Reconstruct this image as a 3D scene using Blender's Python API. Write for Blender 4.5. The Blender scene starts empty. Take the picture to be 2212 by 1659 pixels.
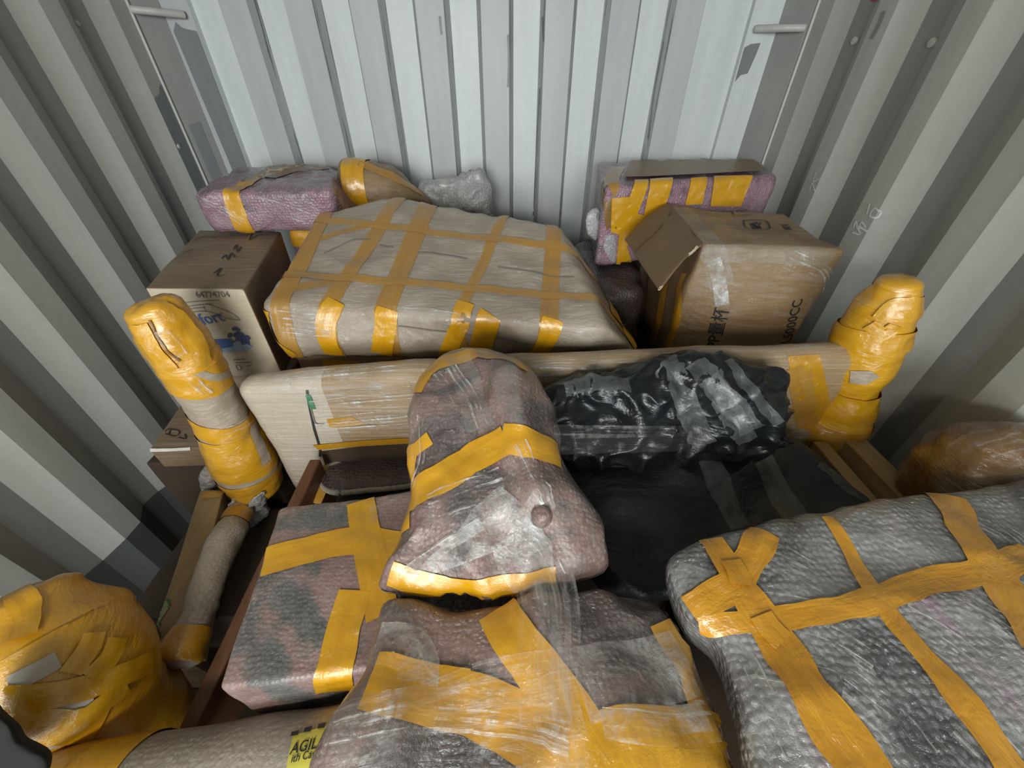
import bpy, bmesh, math, random
from mathutils import Vector, noise, Matrix
from mathutils.bvhtree import BVHTree
random.seed(4)
V = Vector
S = bpy.context.scene
COL = S.collection
# ------------------------------------------------------------ camera
F = 831.0; PITCH = math.radians(38.0); CP = math.cos(PITCH); SP = math.sin(PITCH)
CAM = V((0, 0, 1.55))
cd = bpy.data.cameras.new('camera'); cam = bpy.data.objects.new('camera', cd); COL.objects.link(cam)
cam.location = CAM; cam.rotation_euler = (math.radians(90) - PITCH, 0, 0)
cd.sensor_fit = 'HORIZONTAL'; cd.sensor_width = 36; cd.lens = 36 * F / 2212; cd.clip_start = .02
S.camera = cam
# ------------------------------------------------------------ world, light, exposure
w = bpy.data.worlds.new('sky'); S.world = w; w.use_nodes = True
bg = w.node_tree.nodes['Background']; bg.inputs[0].default_value = (.75, .86, 1, 1); bg.inputs[1].default_value = .6
def area(name, loc, target, sx, sy, power, col):
    l = bpy.data.lights.new(name, 'AREA'); l.shape = 'RECTANGLE'; l.size = sx; l.size_y = sy; l.energy = power; l.color = col
    o = bpy.data.objects.new(name, l); COL.objects.link(o); o.location = loc
    o.rotation_euler = (V(target) - V(loc)).to_track_quat('-Z', 'Y').to_euler()
    return o
area('doorway_daylight', (-.13, -3.3, 1.72), (-.13, 1.9, 1.25), 2.2, 1.25, 105, (.90, .97, 1))
area('hand_held_work_light', (-.34, -.95, 1.74), (-.1, 1.1, 1.1), .45, .18, 12.5, (1, .935, .83))
S.view_settings.view_transform = 'Standard'; S.view_settings.look = 'None'
S.view_settings.exposure = .12; S.view_settings.gamma = 1; S.view_settings.use_curve_mapping = False
S.cycles.max_bounces = 8; S.cycles.diffuse_bounces = 5; S.cycles.transparent_max_bounces = 16
S.cycles.sample_clamp_indirect = 4; S.cycles.caustics_reflective = False; S.cycles.caustics_refractive = False

# ------------------------------------------------------------ pixel -> place
def ray(u, v):
    a = (u - 1106) / F; b = (829.5 - v) / F
    return V((a, CP + b * SP, -SP + b * CP))
def P(u, v, x=None, y=None, z=None, t=None):
    d = ray(u, v)
    if x is not None: t = (x - CAM.x) / d.x
    elif y is not None: t = (y - CAM.y) / d.y
    elif z is not None: t = (z - CAM.z) / d.z
    return CAM + d * t
def PP(u, v, o, n):
    d = ray(u, v); return CAM + d * ((V(o) - CAM).dot(n) / d.dot(n))

# ------------------------------------------------------------ materials
class NT:
    def __init__(s, name):
        s.m = bpy.data.materials.new(name); s.m.use_nodes = True; s.t = s.m.node_tree
        s.b = s.t.nodes['Principled BSDF']; s.out = s.t.nodes['Material Output']
        s.tc = s.t.nodes.new('ShaderNodeTexCoord')
    def n(s, typ, **k):
        x = s.t.nodes.new('ShaderNode' + typ)
        for a, val in k.items(): setattr(x, a, val)
        return x
    def l(s, a, b): s.t.links.new(a, b)
    def mapped(s, scale, rot=(0, 0, 0), uv=False):
        m = s.n('Mapping'); m.inputs['Scale'].default_value = scale; m.inputs['Rotation'].default_value = rot
        s.l(s.tc.outputs['UV' if uv else 'Object'], m.inputs[0]); return m.outputs[0]
    def noise(s, scale, vec=None, detail=4, rough=.55, dist=0):
        x = s.n('TexNoise'); x.inputs['Scale'].default_value = scale; x.inputs['Detail'].default_value = detail
        x.inputs['Roughness'].default_value = rough; x.inputs['Distortion'].default_value = dist
        s.l(vec if vec else s.tc.outputs['Object'], x.inputs['Vector']); return x.outputs['Fac']
    def ramp(s, fac, stops, interp='LINEAR'):
        r = s.n('ValToRGB'); r.color_ramp.interpolation = interp; e = r.color_ramp.elements
        while len(e) < len(stops): e.new(.5)
        for q, (p, c) in zip(e, stops):
            q.position = p; q.color = (c, c, c, 1) if isinstance(c, (int, float)) else (*c, 1)
        s.l(fac, r.inputs[0]); return r.outputs[0]
    def mix(s, fac, a, b, mode='MIX'):
        x = s.n('Mix'); x.data_type = 'RGBA'; x.blend_type = mode
        for val, i in ((fac, 0), (a, 6), (b, 7)):
            if isinstance(val, (int, float)): x.inputs[i].default_value = val if i == 0 else (val, val, val, 1)
            elif isinstance(val, tuple): x.inputs[i].default_value = (*val, 1)
            else: s.l(val, x.inputs[i])
        return x.outputs[2]
    def bump(s, h, strength=.4, dist=.003, normal=None):
        x = s.n('Bump'); x.inputs['Strength'].default_value = strength; x.inputs['Distance'].default_value = dist
        s.l(h, x.inputs['Height'])
        if normal: s.l(normal, x.inputs['Normal'])
        return x.outputs[0]
    def set(s, **k):
        for a, val in k.items():
            i = s.b.inputs[a.replace('_', ' ')]
            if isinstance(val, (int, float)): i.default_value = val
            elif isinstance(val, tuple): i.default_value = (*val, 1)
            else: s.l(val, i)
        return s

def mat_paint(name, c, dirt, scratch=.0, rough=.45):
    a = NT(name)
    vert = a.mapped((14, 14, 1.1))
    streak = a.noise(1.0, vert, 6, .6)
    blot = a.noise(3.5, None, 5, .6, .6)
    fine = a.noise(60, None, 3)
    col = a.mix(a.ramp(streak, [(.35, 0), (.7, .8)]), c, dirt)
    col = a.mix(a.ramp(blot, [(.42, 0), (.68, .65)]), col, tuple(.5 * x + .5 * y for x, y in zip(c, dirt)))
    col = a.mix(a.ramp(fine, [(.3, .12), (.6, 0)]), col, tuple(x * .75 for x in dirt))
    if scratch:
        sc = a.noise(1.0, a.mapped((110, 110, 3.2)), 3, .6)
        col = a.mix(a.ramp(sc, [(.66 - scratch * .1, 0), (.69 - scratch * .1, .85)]), col, (.11, .125, .13))
    return a.set(Base_Color=col, Roughness=rough, Normal=a.bump(blot, .25, .004)).m
def mat_card(name, c, dark, film=0.0, fdir=(6, 90, 90), scuff=.6, rough=.6):
    a = NT(name)
    n1 = a.noise(5, None, 5, .6, .5); n2 = a.noise(1, a.mapped((22, 160, 160)), 3)
    col = a.mix(a.ramp(n1, [(.38, 0), (.72, scuff)]), c, dark)
    col = a.mix(a.ramp(n2, [(.35, .25), (.6, 0)]), col, dark)
    nb = a.bump(n1, .3, .006)
    if film:
        st = a.noise(1, a.mapped(fdir, (.3, .2, .5)), 4, .6, .4); cr = a.noise(14, None, 6, .7, 1.2); cf = a.noise(50, None, 4, .7, 1.0)
        col = a.mix(a.ramp(st, [(.5, 0), (.72, .35 * film)]), col, (.62, .6, .56))  # film glints painted into the colour as pale streaks
        h = a.mix(.45, st, cr)
        nb = a.bump(h, .55, .004, nb)
        a.set(Coat_Weight=film, Coat_IOR=1.75, Coat_Roughness=.08, Coat_Normal=a.bump(cf, .45, .008, a.bump(h, 1.0, .022)))
    return a.set(Base_Color=col, Roughness=rough, Normal=nb).m
def mat_bubble(name, cols, scale=110, coat=.8, patch=2.6, fdir=(30, 30, 30), sheen=.35, bs=.5):
    a = NT(name)
    wob = a.noise(6, None, 2); vm = a.n('VectorMath', operation='MULTIPLY_ADD'); a.l(wob, vm.inputs[0]); vm.inputs[1].default_value = (.02, .02, .02); a.l(a.tc.outputs['Object'], vm.inputs[2])
    vo = a.n('TexVoronoi', feature='SMOOTH_F1'); vo.inputs['Scale'].default_value = scale
    vo.inputs['Randomness'].default_value = .55; vo.inputs['Smoothness'].default_value = .3
    a.l(vm.outputs[0], vo.inputs['Vector'])
    d = vo.outputs['Distance']
    big = a.noise(patch, None, 3, .5, .8); md = a.noise(18, None, 4, .65, .6)
    col = a.ramp(a.mix(.25, big, md), cols)
    mid = cols[len(cols) // 2][1]
    vis = a.ramp(a.noise(7, None, 3), [(.35, .25), (.6, 1)])
    lo = a.mix(vis, 0.0, a.ramp(d, [(.15, .4), (.42, 0)])); hi = a.mix(vis, 0.0, a.ramp(d, [(.45, 0), (.75, .4)]))
    col = a.mix(lo, col, tuple(min(1, 1.35 * x + .04) for x in mid))
    col = a.mix(hi, col, tuple(.45 * x for x in mid))
    st = a.noise(1, a.mapped(fdir, (.4, .7, .3)), 5, .7, 1.0); cr = a.noise(11, None, 6, .7, 1.5); cf = a.noise(45, None, 5, .7, 1.2)
    wrn = a.ramp(a.noise(9, None, 6, .75, 2.5), [(.44, 0), (.5, 1), (.56, 0)])
    col = a.mix(a.ramp(cr, [(.46, 0), (.75, sheen)]), col, (.60, .58, .57))  # film catching the light, mixed into the base colour as pale sheen
    col = a.mix(a.mix(.35, 0.0, a.mix(sheen, 0.0, wrn)), col, (.72, .71, .7))
    hb = a.ramp(d, [(.05, 1), (.6, 0)])
    nb = a.bump(hb, bs, .004, a.bump(cr, .35, .008))
    h = a.mix(.5, st, cr)
    a.set(Coat_Weight=coat, Coat_IOR=1.8, Coat_Roughness=.08, Coat_Normal=a.bump(hb, .25 + bs * 2, .004, a.bump(wrn, .5, .008, a.bump(cf, .8, .010, a.bump(h, 1.0, .014)))))
    return a.set(Base_Color=col, Roughness=.36, Normal=nb).m
def mat_tape(name, c, alpha=1.0, rough=.28, uv=True, streak=.5, coat=.7):
    a = NT(name)
    st = a.noise(1, a.mapped((6, 55, 1), uv=True) if uv else a.mapped((25, 25, 160)), 4, .6, .5)
    cr = a.noise(24, None, 4, .6, 1.0)
    col = a.mix(a.ramp(st, [(.36, .3), (.6, 0)]), c, (c[0] * .72, c[1] * .58, c[2] * .5))
    col = a.mix(a.ramp(cr, [(.55, 0), (.78, .35)]), col, (min(1, c[0] * 1.15), min(1, c[1] * 1.35), c[2] + .07))
    h = a.mix(.5, st, cr)
    nb = a.bump(h, streak, .004)
    return a.set(Base_Color=col, Roughness=rough, Normal=nb, Alpha=alpha, Coat_Weight=coat, Coat_IOR=1.9, Coat_Roughness=.08, Coat_Normal=a.bump(a.noise(40, None, 5, .7, 1.5), .6, .006, nb)).m
def mat_film(name, lo=.02, hi=.5, col=(.8, .8, .78), fs=(3, 60, 1), rough=.18, a0=.46, a1=.72):
    a = NT(name)
    st = a.noise(1, a.mapped(fs, uv=True), 6, .7, .5); cr = a.noise(14, None, 6, .72, 1.6)
    h = a.mix(.4, st, cr)
    al = a.ramp(h, [(a0, lo), (a1, hi)])
    return a.set(Base_Color=col, Roughness=rough, Alpha=al, Normal=a.bump(h, 1.0, .008), IOR=2.2).m
def mat_plain(name, c, rough=.5, bump=0, bscale=40, metal=0, coat=0):
    a = NT(name); a.set(Base_Color=c, Roughness=rough, Metallic=metal, Coat_Weight=coat)
    n1 = a.noise(bscale)
    a.set(Base_Color=a.mix(a.ramp(n1, [(.35, .3), (.65, 0)]), c, tuple(x * .6 for x in c)))
    if bump: a.set(Normal=a.bump(n1, bump, .004))
    return a.m
def mat_wood(name, c, dark, sc=(6, 60, 60)):
    a = NT(name); g = a.noise(1, a.mapped(sc), 5, .6, .6)
    col = a.mix(a.ramp(g, [(.35, 0), (.66, .85)]), c, dark)
    return a.set(Base_Color=col, Roughness=.5, Normal=a.bump(g, .15, .002)).m
def mat_black(name, rough=.24):
    a = NT(name)
    cr = a.noise(9, None, 5, .62, 1.6); st = a.noise(1, a.mapped((5, 26, 26), (.3, .4, .8)), 4, .6, .6)
    h = a.mix(.5, cr, st)
    return a.set(Base_Color=(.0085, .0105, .0125), Roughness=a.ramp(cr, [(.3, rough), (.75, rough + .22)]), Normal=a.bump(h, .75, .012), Specular_IOR_Level=.5).m

M = {}
M['recess'] = mat_paint('paint_white', (.70, .745, .74), (.56, .60, .60), .0)
M['rib'] = mat_paint('paint_scuffed_grey', (.42, .44, .455), (.56, .58, .585), .0)
M['slope'] = mat_paint('paint_scratched_edge', (.46, .48, .47), (.36, .385, .385), 1.0)
M['side'] = mat_paint('side_wall_paint', (.47, .48, .44), (.36, .365, .335), .0, .5)
M['sidegrey'] = mat_paint('side_wall_darker_paint', (.30, .305, .29), (.235, .24, .23), .0, .5)  # darker tone for the outer flats and corner trims
M['patch'] = mat_paint('grey_touch_up_paint', (.22, .235, .245), (.17, .18, .19))
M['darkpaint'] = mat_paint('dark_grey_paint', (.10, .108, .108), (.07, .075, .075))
M['steel'] = mat_paint('painted_steel_rod', (.6, .6, .56), (.4, .4, .38))
M['floor'] = mat_wood('plywood_floor', (.2, .12, .06), (.1, .06, .03))
M['card'] = mat_card('brown_cardboard', (.27, .18, .105), (.16, .105, .06), .5)
M['cardfilm'] = mat_card('filmed_tan_cardboard', (.27, .172, .08), (.185, .112, .048), .5, (8, 80, 80))
M['cardgrey'] = mat_card('dusty_filmed_cardboard', (.36, .30, .23), (.28, .225, .165), .8, (14, 90, 20))
M['cardwhite'] = mat_card('pale_printed_carton', (.56, .49, .37), (.46, .39, .28), .35)
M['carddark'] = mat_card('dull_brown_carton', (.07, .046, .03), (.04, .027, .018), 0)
M['cardinside'] = mat_card('carton_liner', (.21, .135, .07), (.15, .095, .05), 0)
M['cardedge'] = mat_card('pale_card_edge', (.6, .5, .38), (.5, .4, .3), 0)
M['foam'] = mat_card('beige_foam_sheet', (.42, .34, .26), (.33, .26, .19), .8, (20, 20, 120))
M['board'] = mat_card('stretch_wrapped_board', (.34, .235, .125), (.22, .135, .055), 1, (2.2, 120, 120))
M['pinkbox'] = mat_bubble('pink_bubble_wrap', [(.38, (.05, .04, .055)), (.45, (.32, .17, .23)), (.55, (.30, .16, .21)), (.64, (.11, .09, .12))], 120, 1, 4, (10, 60, 60), .25, .4)
M['pinkgrey'] = mat_bubble('pink_grey_bubble_wrap', [(.38, (.085, .092, .09)), (.44, (.13, .125, .12)), (.475, (.26, .165, .15)), (.62, (.31, .205, .185))], 140, .35, 4, (20, 50, 50), .15, .16)
M['dustybubble'] = mat_bubble('dusty_red_bubble_wrap', [(.38, (.05, .042, .042)), (.45, (.095, .07, .066)), (.5, (.21, .12, .105)), (.57, (.17, .11, .10)), (.67, (.26, .21, .185))], 130, 1, 5, (20, 50, 50), .14, .14)
M['clearbubble'] = mat_bubble('clear_bubble_wrap', [(.40, (.055, .055, .065)), (.45, (.2, .205, .21)), (.50, (.29, .30, .30)), (.54, (.33, .29, .31)), (.59, (.44, .24, .37))], 108, 1, 2.9, (15, 40, 40), .18, .3)
M['silverbubble'] = mat_bubble('silvery_bubble_wrap', [(.3, (.22, .22, .23)), (.5, (.40, .40, .41)), (.7, (.3, .3, .31))], 95, 1, 6, (30, 30, 30), .5, .4)
M['darkbubble'] = mat_bubble('dark_bubble_wrap', [(.3, (.02, .014, .016)), (.5, (.05, .028, .03)), (.7, (.03, .02, .022))], 110, .7, 5, (30, 30, 30), .1, .3)
M['rollfoam'] = mat_bubble('pale_bubble_roll', [(.3, (.28, .245, .20)), (.5, (.35, .305, .25)), (.7, (.40, .35, .295))], 130, .3, 4, (30, 30, 30), .12, .15)
M['boardpale'] = mat_card('stretch_wrapped_pale_panel', (.50, .43, .34), (.40, .33, .25), 1, (2.2, 120, 120))
M['tape'] = mat_tape('yellow_packing_tape', (.68, .35, .008))
M['crinkle'] = mat_tape('crinkled_orange_tape', (.66, .31, .012), 1, .26, True, 1.2)
M['tapedark'] = mat_tape('amber_packing_tape', (.50, .255, .012), 1, .32)
M['tapetan'] = mat_tape('tan_packing_tape', (.50, .27, .05), .82, .3)
M['wraptape'] = mat_tape('wound_yellow_tape', (.70, .365, .014), 1, .25, False, .8)
M['brownfilm'] = mat_tape('brown_tape_film', (.24, .135, .04), 1, .42, False, .7, .12)
M['amberfilm'] = mat_tape('amber_wound_film', (.17, .085, .018), 1, .3, False, .9)
M['film'] = mat_film('clear_stretch_film', .03, .5, fs=(2, 90, 1), a0=.5, a1=.74)
M['paintglint'] = mat_film('painted_film_glint', .02, .9, (.86, .86, .82), (1.4, 150, 1), .15, .53, .64)  # glints on the wrap, painted as white streaks in colour and alpha
M['cleartape'] = mat_film('clear_tape', .07, .27, (.5, .56, .54), (6, 30, 1), .25, .4, .7)
M['haze'] = mat_film('crumpled_clear_film', .05, .8, (.7, .7, .68), (14, 14, 1), .15, .44, .68)
M['black'] = mat_black('black_plastic', .22)
M['blacksoft'] = mat_black('black_sheet_plastic', .36)
M['palefoam'] = mat_plain('white_foam', (.62, .56, .48), .5, .3, 30)
M['pine'] = mat_wood('pine', (.36, .255, .13), (.27, .185, .09), (60, 6, 60))
M['brownwood'] = mat_wood('red_brown_board', (.13, .055, .024), (.075, .03, .014), (60, 4, 60))
M['ink'] = mat_plain('black_ink', (.025, .025, .028), .6)
M['greyink'] = mat_plain('grey_ink', (.2, .18, .16), .6)
M['blueink'] = mat_plain('blue_ink', (.06, .14, .42), .5)
M['paleblue'] = mat_plain('pale_blue_ink', (.3, .38, .55), .5)
M['navy'] = mat_plain('navy_ink', (.07, .09, .2), .5)
M['green'] = mat_plain('green_ink', (.03, .2, .08), .5)
M['palegreen'] = mat_plain('pale_green_paint', (.32, .42, .2), .6)
M['chalk'] = mat_plain('chalk', (.72, .74, .71), .9)
M['whitecard'] = mat_plain('white_board_edge', (.8, .78, .74), .6)
M['yellowlabel'] = mat_plain('yellow_label', (.62, .56, .09), .4, coat=.4)
M['darkcloth'] = mat_plain('black_cloth', (.018, .018, .018), .9, .5, 30)
M['red'] = mat_plain('red_paint', (.6, .05, .06), .5)

# ------------------------------------------------------------ object helpers
BODY = {}
def kindset(o, label=None, cat=None, group=None, kind=None):
    for k, v in (('label', label), ('category', cat), ('group', group), ('kind', kind)):
        if v: o[k] = v
    return o
def thing(name, label, cat, base, group=None):
    o = bpy.data.objects.new(name, None); COL.objects.link(o); o.location = base; o.empty_display_size = .05
    return kindset(o, label, cat, group)
def wloc(o):
    p = V((0, 0, 0))
    while o is not None: p += o.location; o = o.parent
    return p
def link(name, bm, mat, parent=None, base=None, label=None, smooth=True):
    """bm is in world coordinates; the object gets its origin at base, or at its parent."""
    bm.normal_update()
    BV = (BVHTree.FromBMesh(bm), bm.copy())
    me = bpy.data.meshes.new(name); o = bpy.data.objects.new(name, me); COL.objects.link(o)
    org = wloc(parent) if parent else V(base if base is not None else (0, 0, 0))
    if parent: o.parent = parent
    else: o.location = org
    for v in bm.verts: v.co -= org
    if smooth:
        for f in bm.faces: f.smooth = True
    bm.to_mesh(me); bm.free()
    for m in (mat if isinstance(mat, (list, tuple)) else [mat]): me.materials.append(m)
    if label: o['label'] = label
    BODY[o] = BV
    return o
def roughen(bm, amps, seed=0):
    bm.normal_update()
    off = V((seed * 3.7, seed * 1.3, seed * 7.1)); ds = []
    for v in bm.verts:
        h = 0
        for typ, sc, am in amps:
            q = v.co * sc + off
            if typ == 'n': h += am * noise.noise(q)
            else: h += am * ((1 - abs(noise.noise(q)) * 2) - .5)     # ridged: creases
        ds.append(v.normal * h)
    for v, d in zip(bm.verts, ds): v.co += d
def samples(L, r, step):
    k = [0, .3, .65] if r > 0 else [0]
    a = [r * x for x in k]
    n = max(2, int((L - 2 * r) / step))
    a += [r + (L - 2 * r) * i / n for i in range(n + 1)]
    a += [L - r * x for x in reversed(k)] if r > 0 else []
    out = []
    for x in a:
        if not out or x - out[-1] > 1e-6: out.append(x)
    return out
def softhex(c, r=.01, step=.02, amps=(), seed=0, warp=None):
    """Box on eight corners (bottom FL FR BR BL, top FL FR BR BL) with rounded edges."""
    c = [V(x) for x in c]
    L = [(c[1] - c[0] + c[5] - c[4]).length / 2, (c[3] - c[0] + c[7] - c[4]).length / 2, (c[4] - c[0] + c[6] - c[2]).length / 2]
    r = min(r, min(L) * .45)
    ax = [samples(l, r, step) for l in L]
    bm = bmesh.new(); cache = {}
    def tri(a, b, d):
        bot = (c[0] * (1 - a) + c[1] * a) * (1 - b) + (c[3] * (1 - a) + c[2] * a) * b
        top = (c[4] * (1 - a) + c[5] * a) * (1 - b) + (c[7] * (1 - a) + c[6] * a) * b
        return bot * (1 - d) + top * d
    def vert(i, j, k):
        if (i, j, k) in cache: return cache[(i, j, k)]
        q = V((ax[0][i], ax[1][j], ax[2][k]))
        cl = V([min(max(q[m], r), L[m] - r) for m in range(3)])
        d = q - cl
        if d.length > 1e-9: q = cl + d.normalized() * r
        a = [q[m] / L[m] for m in range(3)]
        p = tri(*a)
        if warp: p = warp(p, *a)
        cache[(i, j, k)] = bm.verts.new(p); return cache[(i, j, k)]
    n = [len(x) - 1 for x in ax]
    def face(*v):
        try: bm.faces.new(v)
        except ValueError: pass
    for i in range(n[0]):
        for j in range(n[1]):
            face(vert(i, j, 0), vert(i, j + 1, 0), vert(i + 1, j + 1, 0), vert(i + 1, j, 0))
            face(vert(i, j, n[2]), vert(i + 1, j, n[2]), vert(i + 1, j + 1, n[2]), vert(i, j + 1, n[2]))
    for i in range(n[0]):
        for k in range(n[2]):
            face(vert(i, 0, k), vert(i + 1, 0, k), vert(i + 1, 0, k + 1), vert(i, 0, k + 1))
            face(vert(i, n[1], k), vert(i, n[1], k + 1), vert(i + 1, n[1], k + 1), vert(i + 1, n[1], k))
    for j in range(n[1]):
        for k in range(n[2]):
            face(vert(0, j, k), vert(0, j, k + 1), vert(0, j + 1, k + 1), vert(0, j + 1, k))
            face(vert(n[0], j, k), vert(n[0], j + 1, k), vert(n[0], j + 1, k + 1), vert(n[0], j, k + 1))
    if amps: roughen(bm, amps, seed)
    return bm
def boxc(x0, x1, y0, y1, z0, z1):
    return [(x0, y0, z0), (x1, y0, z0), (x1, y1, z0), (x0, y1, z0), (x0, y0, z1), (x1, y0, z1), (x1, y1, z1), (x0, y1, z1)]
def topbox(tl, h, spread=0):
    """eight corners from the four top corners (FL FR BR BL) and a height straight down"""
    t = [V(x) for x in tl]
    return [p - V((0, 0, h)) for p in t] + t
def catmull(pts, n, closed=False):
    pts = [V(p) for p in pts]; N = len(pts); out = []
    segs = N if closed else N - 1
    lens = []
    for i in range(segs): lens.append((pts[(i + 1) % N] - pts[i]).length)
    tot = sum(lens)
    for i in range(segs):
        p1, p2 = pts[i], pts[(i + 1) % N]
        p0 = pts[(i - 1) % N] if closed or i > 0 else p1 * 2 - p2
        p3 = pts[(i + 2) % N] if closed or i + 2 < N else p2 * 2 - p1
        k = max(1, round(n * lens[i] / tot))
        for j in range(k):
            t = j / k
            out.append(.5 * ((2 * p1) + (p2 - p0) * t + (2 * p0 - 5 * p1 + 4 * p2 - p3) * t * t + (3 * p1 - p0 - 3 * p2 + p3) * t ** 3))
    if not closed: out.append(pts[-1])
    return out
def pillow(outline, nrm, up, down, p=4, q=2, segs=110, rings=22, amps=(), seed=0, hfun=None, smooth=True, centre=None):
    """Padded slab: a closed outline (world points near one plane) domed to both sides along nrm."""
    nrm = V(nrm).normalized()
    o = catmull(outline, segs, True) if smooth else [V(x) for x in outline]
    c = V(centre) if centre is not None else sum(o, V((0, 0, 0))) / len(o)
    bm = bmesh.new()
    ss = [math.sin(math.pi / 2 * (i / rings)) ** .9 for i in range(1, rings + 1)]
    def ht(s, H): return H * max(0, 1 - s ** p) ** (1 / q)
    def mk(sgn, H):
        R = []
        for s in ss[:-1]:
            R.append([bm.verts.new(c + (x - c) * s + nrm * (sgn * ht(s, H) + (hfun(c + (x - c) * s) if hfun and sgn > 0 else 0))) for x in o])
        cv = bm.verts.new(c + nrm * (sgn * H + (hfun(c) if hfun and sgn > 0 else 0)))
        return R, cv
    rim = [bm.verts.new(x) for x in o]
    n = len(o)
    for sgn, H in ((1, up), (-1, down)):
        R, cv = mk(sgn, H); R = R + [rim]
        for i in range(n):
            j = (i + 1) % n
            f = [cv, R[0][i], R[0][j]]
            bm.faces.new(f if sgn > 0 else f[::-1])
            for k in range(len(R) - 1):
                f = [R[k][i], R[k + 1][i], R[k + 1][j], R[k][j]]
                bm.faces.new(f if sgn > 0 else f[::-1])
    bmesh.ops.recalc_face_normals(bm, faces=bm.faces)
    if amps: roughen(bm, amps, seed)
    return bm
def tube(path, radii, segs=40, step=.012, amps=(), seed=0, squash=None):
    """round-ended tube along a path; squash = (direction, factor) flattens the section"""
    L = sum((V(path[i + 1]) - V(path[i])).length for i in range(len(path) - 1))
    n = max(4, int(L / step)); pts = catmull(path, n); m = len(pts)
    def rad(i):
        f = i / (m - 1) * (len(radii) - 1); k = min(int(f), len(radii) - 2); t = f - k
        t = t * t * (3 - 2 * t)
        return radii[k] * (1 - t) + radii[k + 1] * t
    bm = bmesh.new(); uvl = bm.loops.layers.uv.new('UVMap'); rings = []
    T0 = (pts[1] - pts[0]).normalized(); ref = V((1, 0, 0)) if abs(T0.x) < .8 else V((0, 0, 1))
    secs = [(pts[0] , rad(0) * k, T0, -rad(0) * d) for k, d in ((.35, .26), (.75, .2), (.93, .1))]
    for i, p in enumerate(pts):
        T = (pts[min(i + 1, m - 1)] - pts[max(i - 1, 0)]).normalized(); secs.append((p, rad(i), T, 0))
    Te = (pts[-1] - pts[-2]).normalized(); re = rad(m - 1)
    secs += [(pts[-1], re * k, Te, re * d) for k, d in ((.93, .1), (.75, .2), (.35, .26))]
    for p, r, T, d in secs:
        U = (ref - T * ref.dot(T)).normalized(); W = T.cross(U); ring = []
        for s in range(segs):
            a = 2 * math.pi * s / segs; off = (U * math.cos(a) + W * math.sin(a)) * r
            if squash: sd = V(squash[0]).normalized(); off -= sd * off.dot(sd) * (1 - squash[1])
            ring.append(bm.verts.new(p + T * d + off))
        rings.append(ring)
    for k in range(len(rings) - 1):
        for s in range(segs):
            j = (s + 1) % segs
            f = bm.faces.new((rings[k][s], rings[k][j], rings[k + 1][j], rings[k + 1][s]))
            for lp, (a, b) in zip(f.loops, ((k, s), (k, s + 1), (k + 1, s + 1), (k + 1, s))): lp[uvl].uv = (b / segs * .6, a * step)
    bm.faces.new(rings[0][::-1]); bm.faces.new(rings[-1])
    bmesh.ops.recalc_face_normals(bm, faces=bm.faces)
    if amps: roughen(bm, amps, seed)
    return bm
def hit(body, u, v):
    """where the line of sight through a picture point meets a body: (place, surface normal)"""
    bvh = BODY[body][0]; d = ray(u, v).normalized()
    h = bvh.ray_cast(CAM, d)
    if h[0] is not None: return h[0], h[1]
    best = None
    for k in range(30):
        q = bvh.find_nearest(CAM + d * (.3 + k * .06))
        if q[0] is not None and (best is None or q[3] < best[2]): best = (q[0], q[1], q[3])
    return best[0], best[1]
LIFT = [0.0012]
def lift():
    LIFT[0] = .0012 + (LIFT[0] - .0012 + .00023) % .0022
    return LIFT[0]
def band(body, a, b, width, mat, name='tape_strip', nrm=None, limits=(), parent=None, label=None, off=None):
    """tape wound right round a body in the plane through two picture points and the surface normal there"""
    A, na = hit(body, *a) if len(a) == 2 else (V(a), None)
    B, nb = hit(body, *b) if len(b) == 2 else (V(b), None)
    n = V(nrm) if nrm is not None else (na + nb)
    pn = (B - A).cross(n).normalized()
    bm = BODY[body][1].copy(); mid = (A + B) / 2
    for s in (1, -1):
        g = bm.verts[:] + bm.edges[:] + bm.faces[:]
        bmesh.ops.bisect_plane(bm, geom=g, plane_co=mid + pn * (s * width / 2), plane_no=pn * s, clear_outer=True)
    for co, no in limits:
        g = bm.verts[:] + bm.edges[:] + bm.faces[:]
        bmesh.ops.bisect_plane(bm, geom=g, plane_co=co, plane_no=no, clear_outer=True)
    bm.normal_update(); k = off or lift()
    uvl = bm.loops.layers.uv.verify(); t = (B - A).normalized(); nn = V(n).normalized()
    for v in bm.verts: v.co += v.normal * (k + .0008 * noise.noise(v.co * 40))
    for f in bm.faces:
        for lp in f.loops:
            q = lp.vert.co - mid; lp[uvl].uv = (q.dot(t) + q.dot(nn), q.dot(pn))
    return link(name, bm, mat, parent or body.parent or body, label=label)
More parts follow.
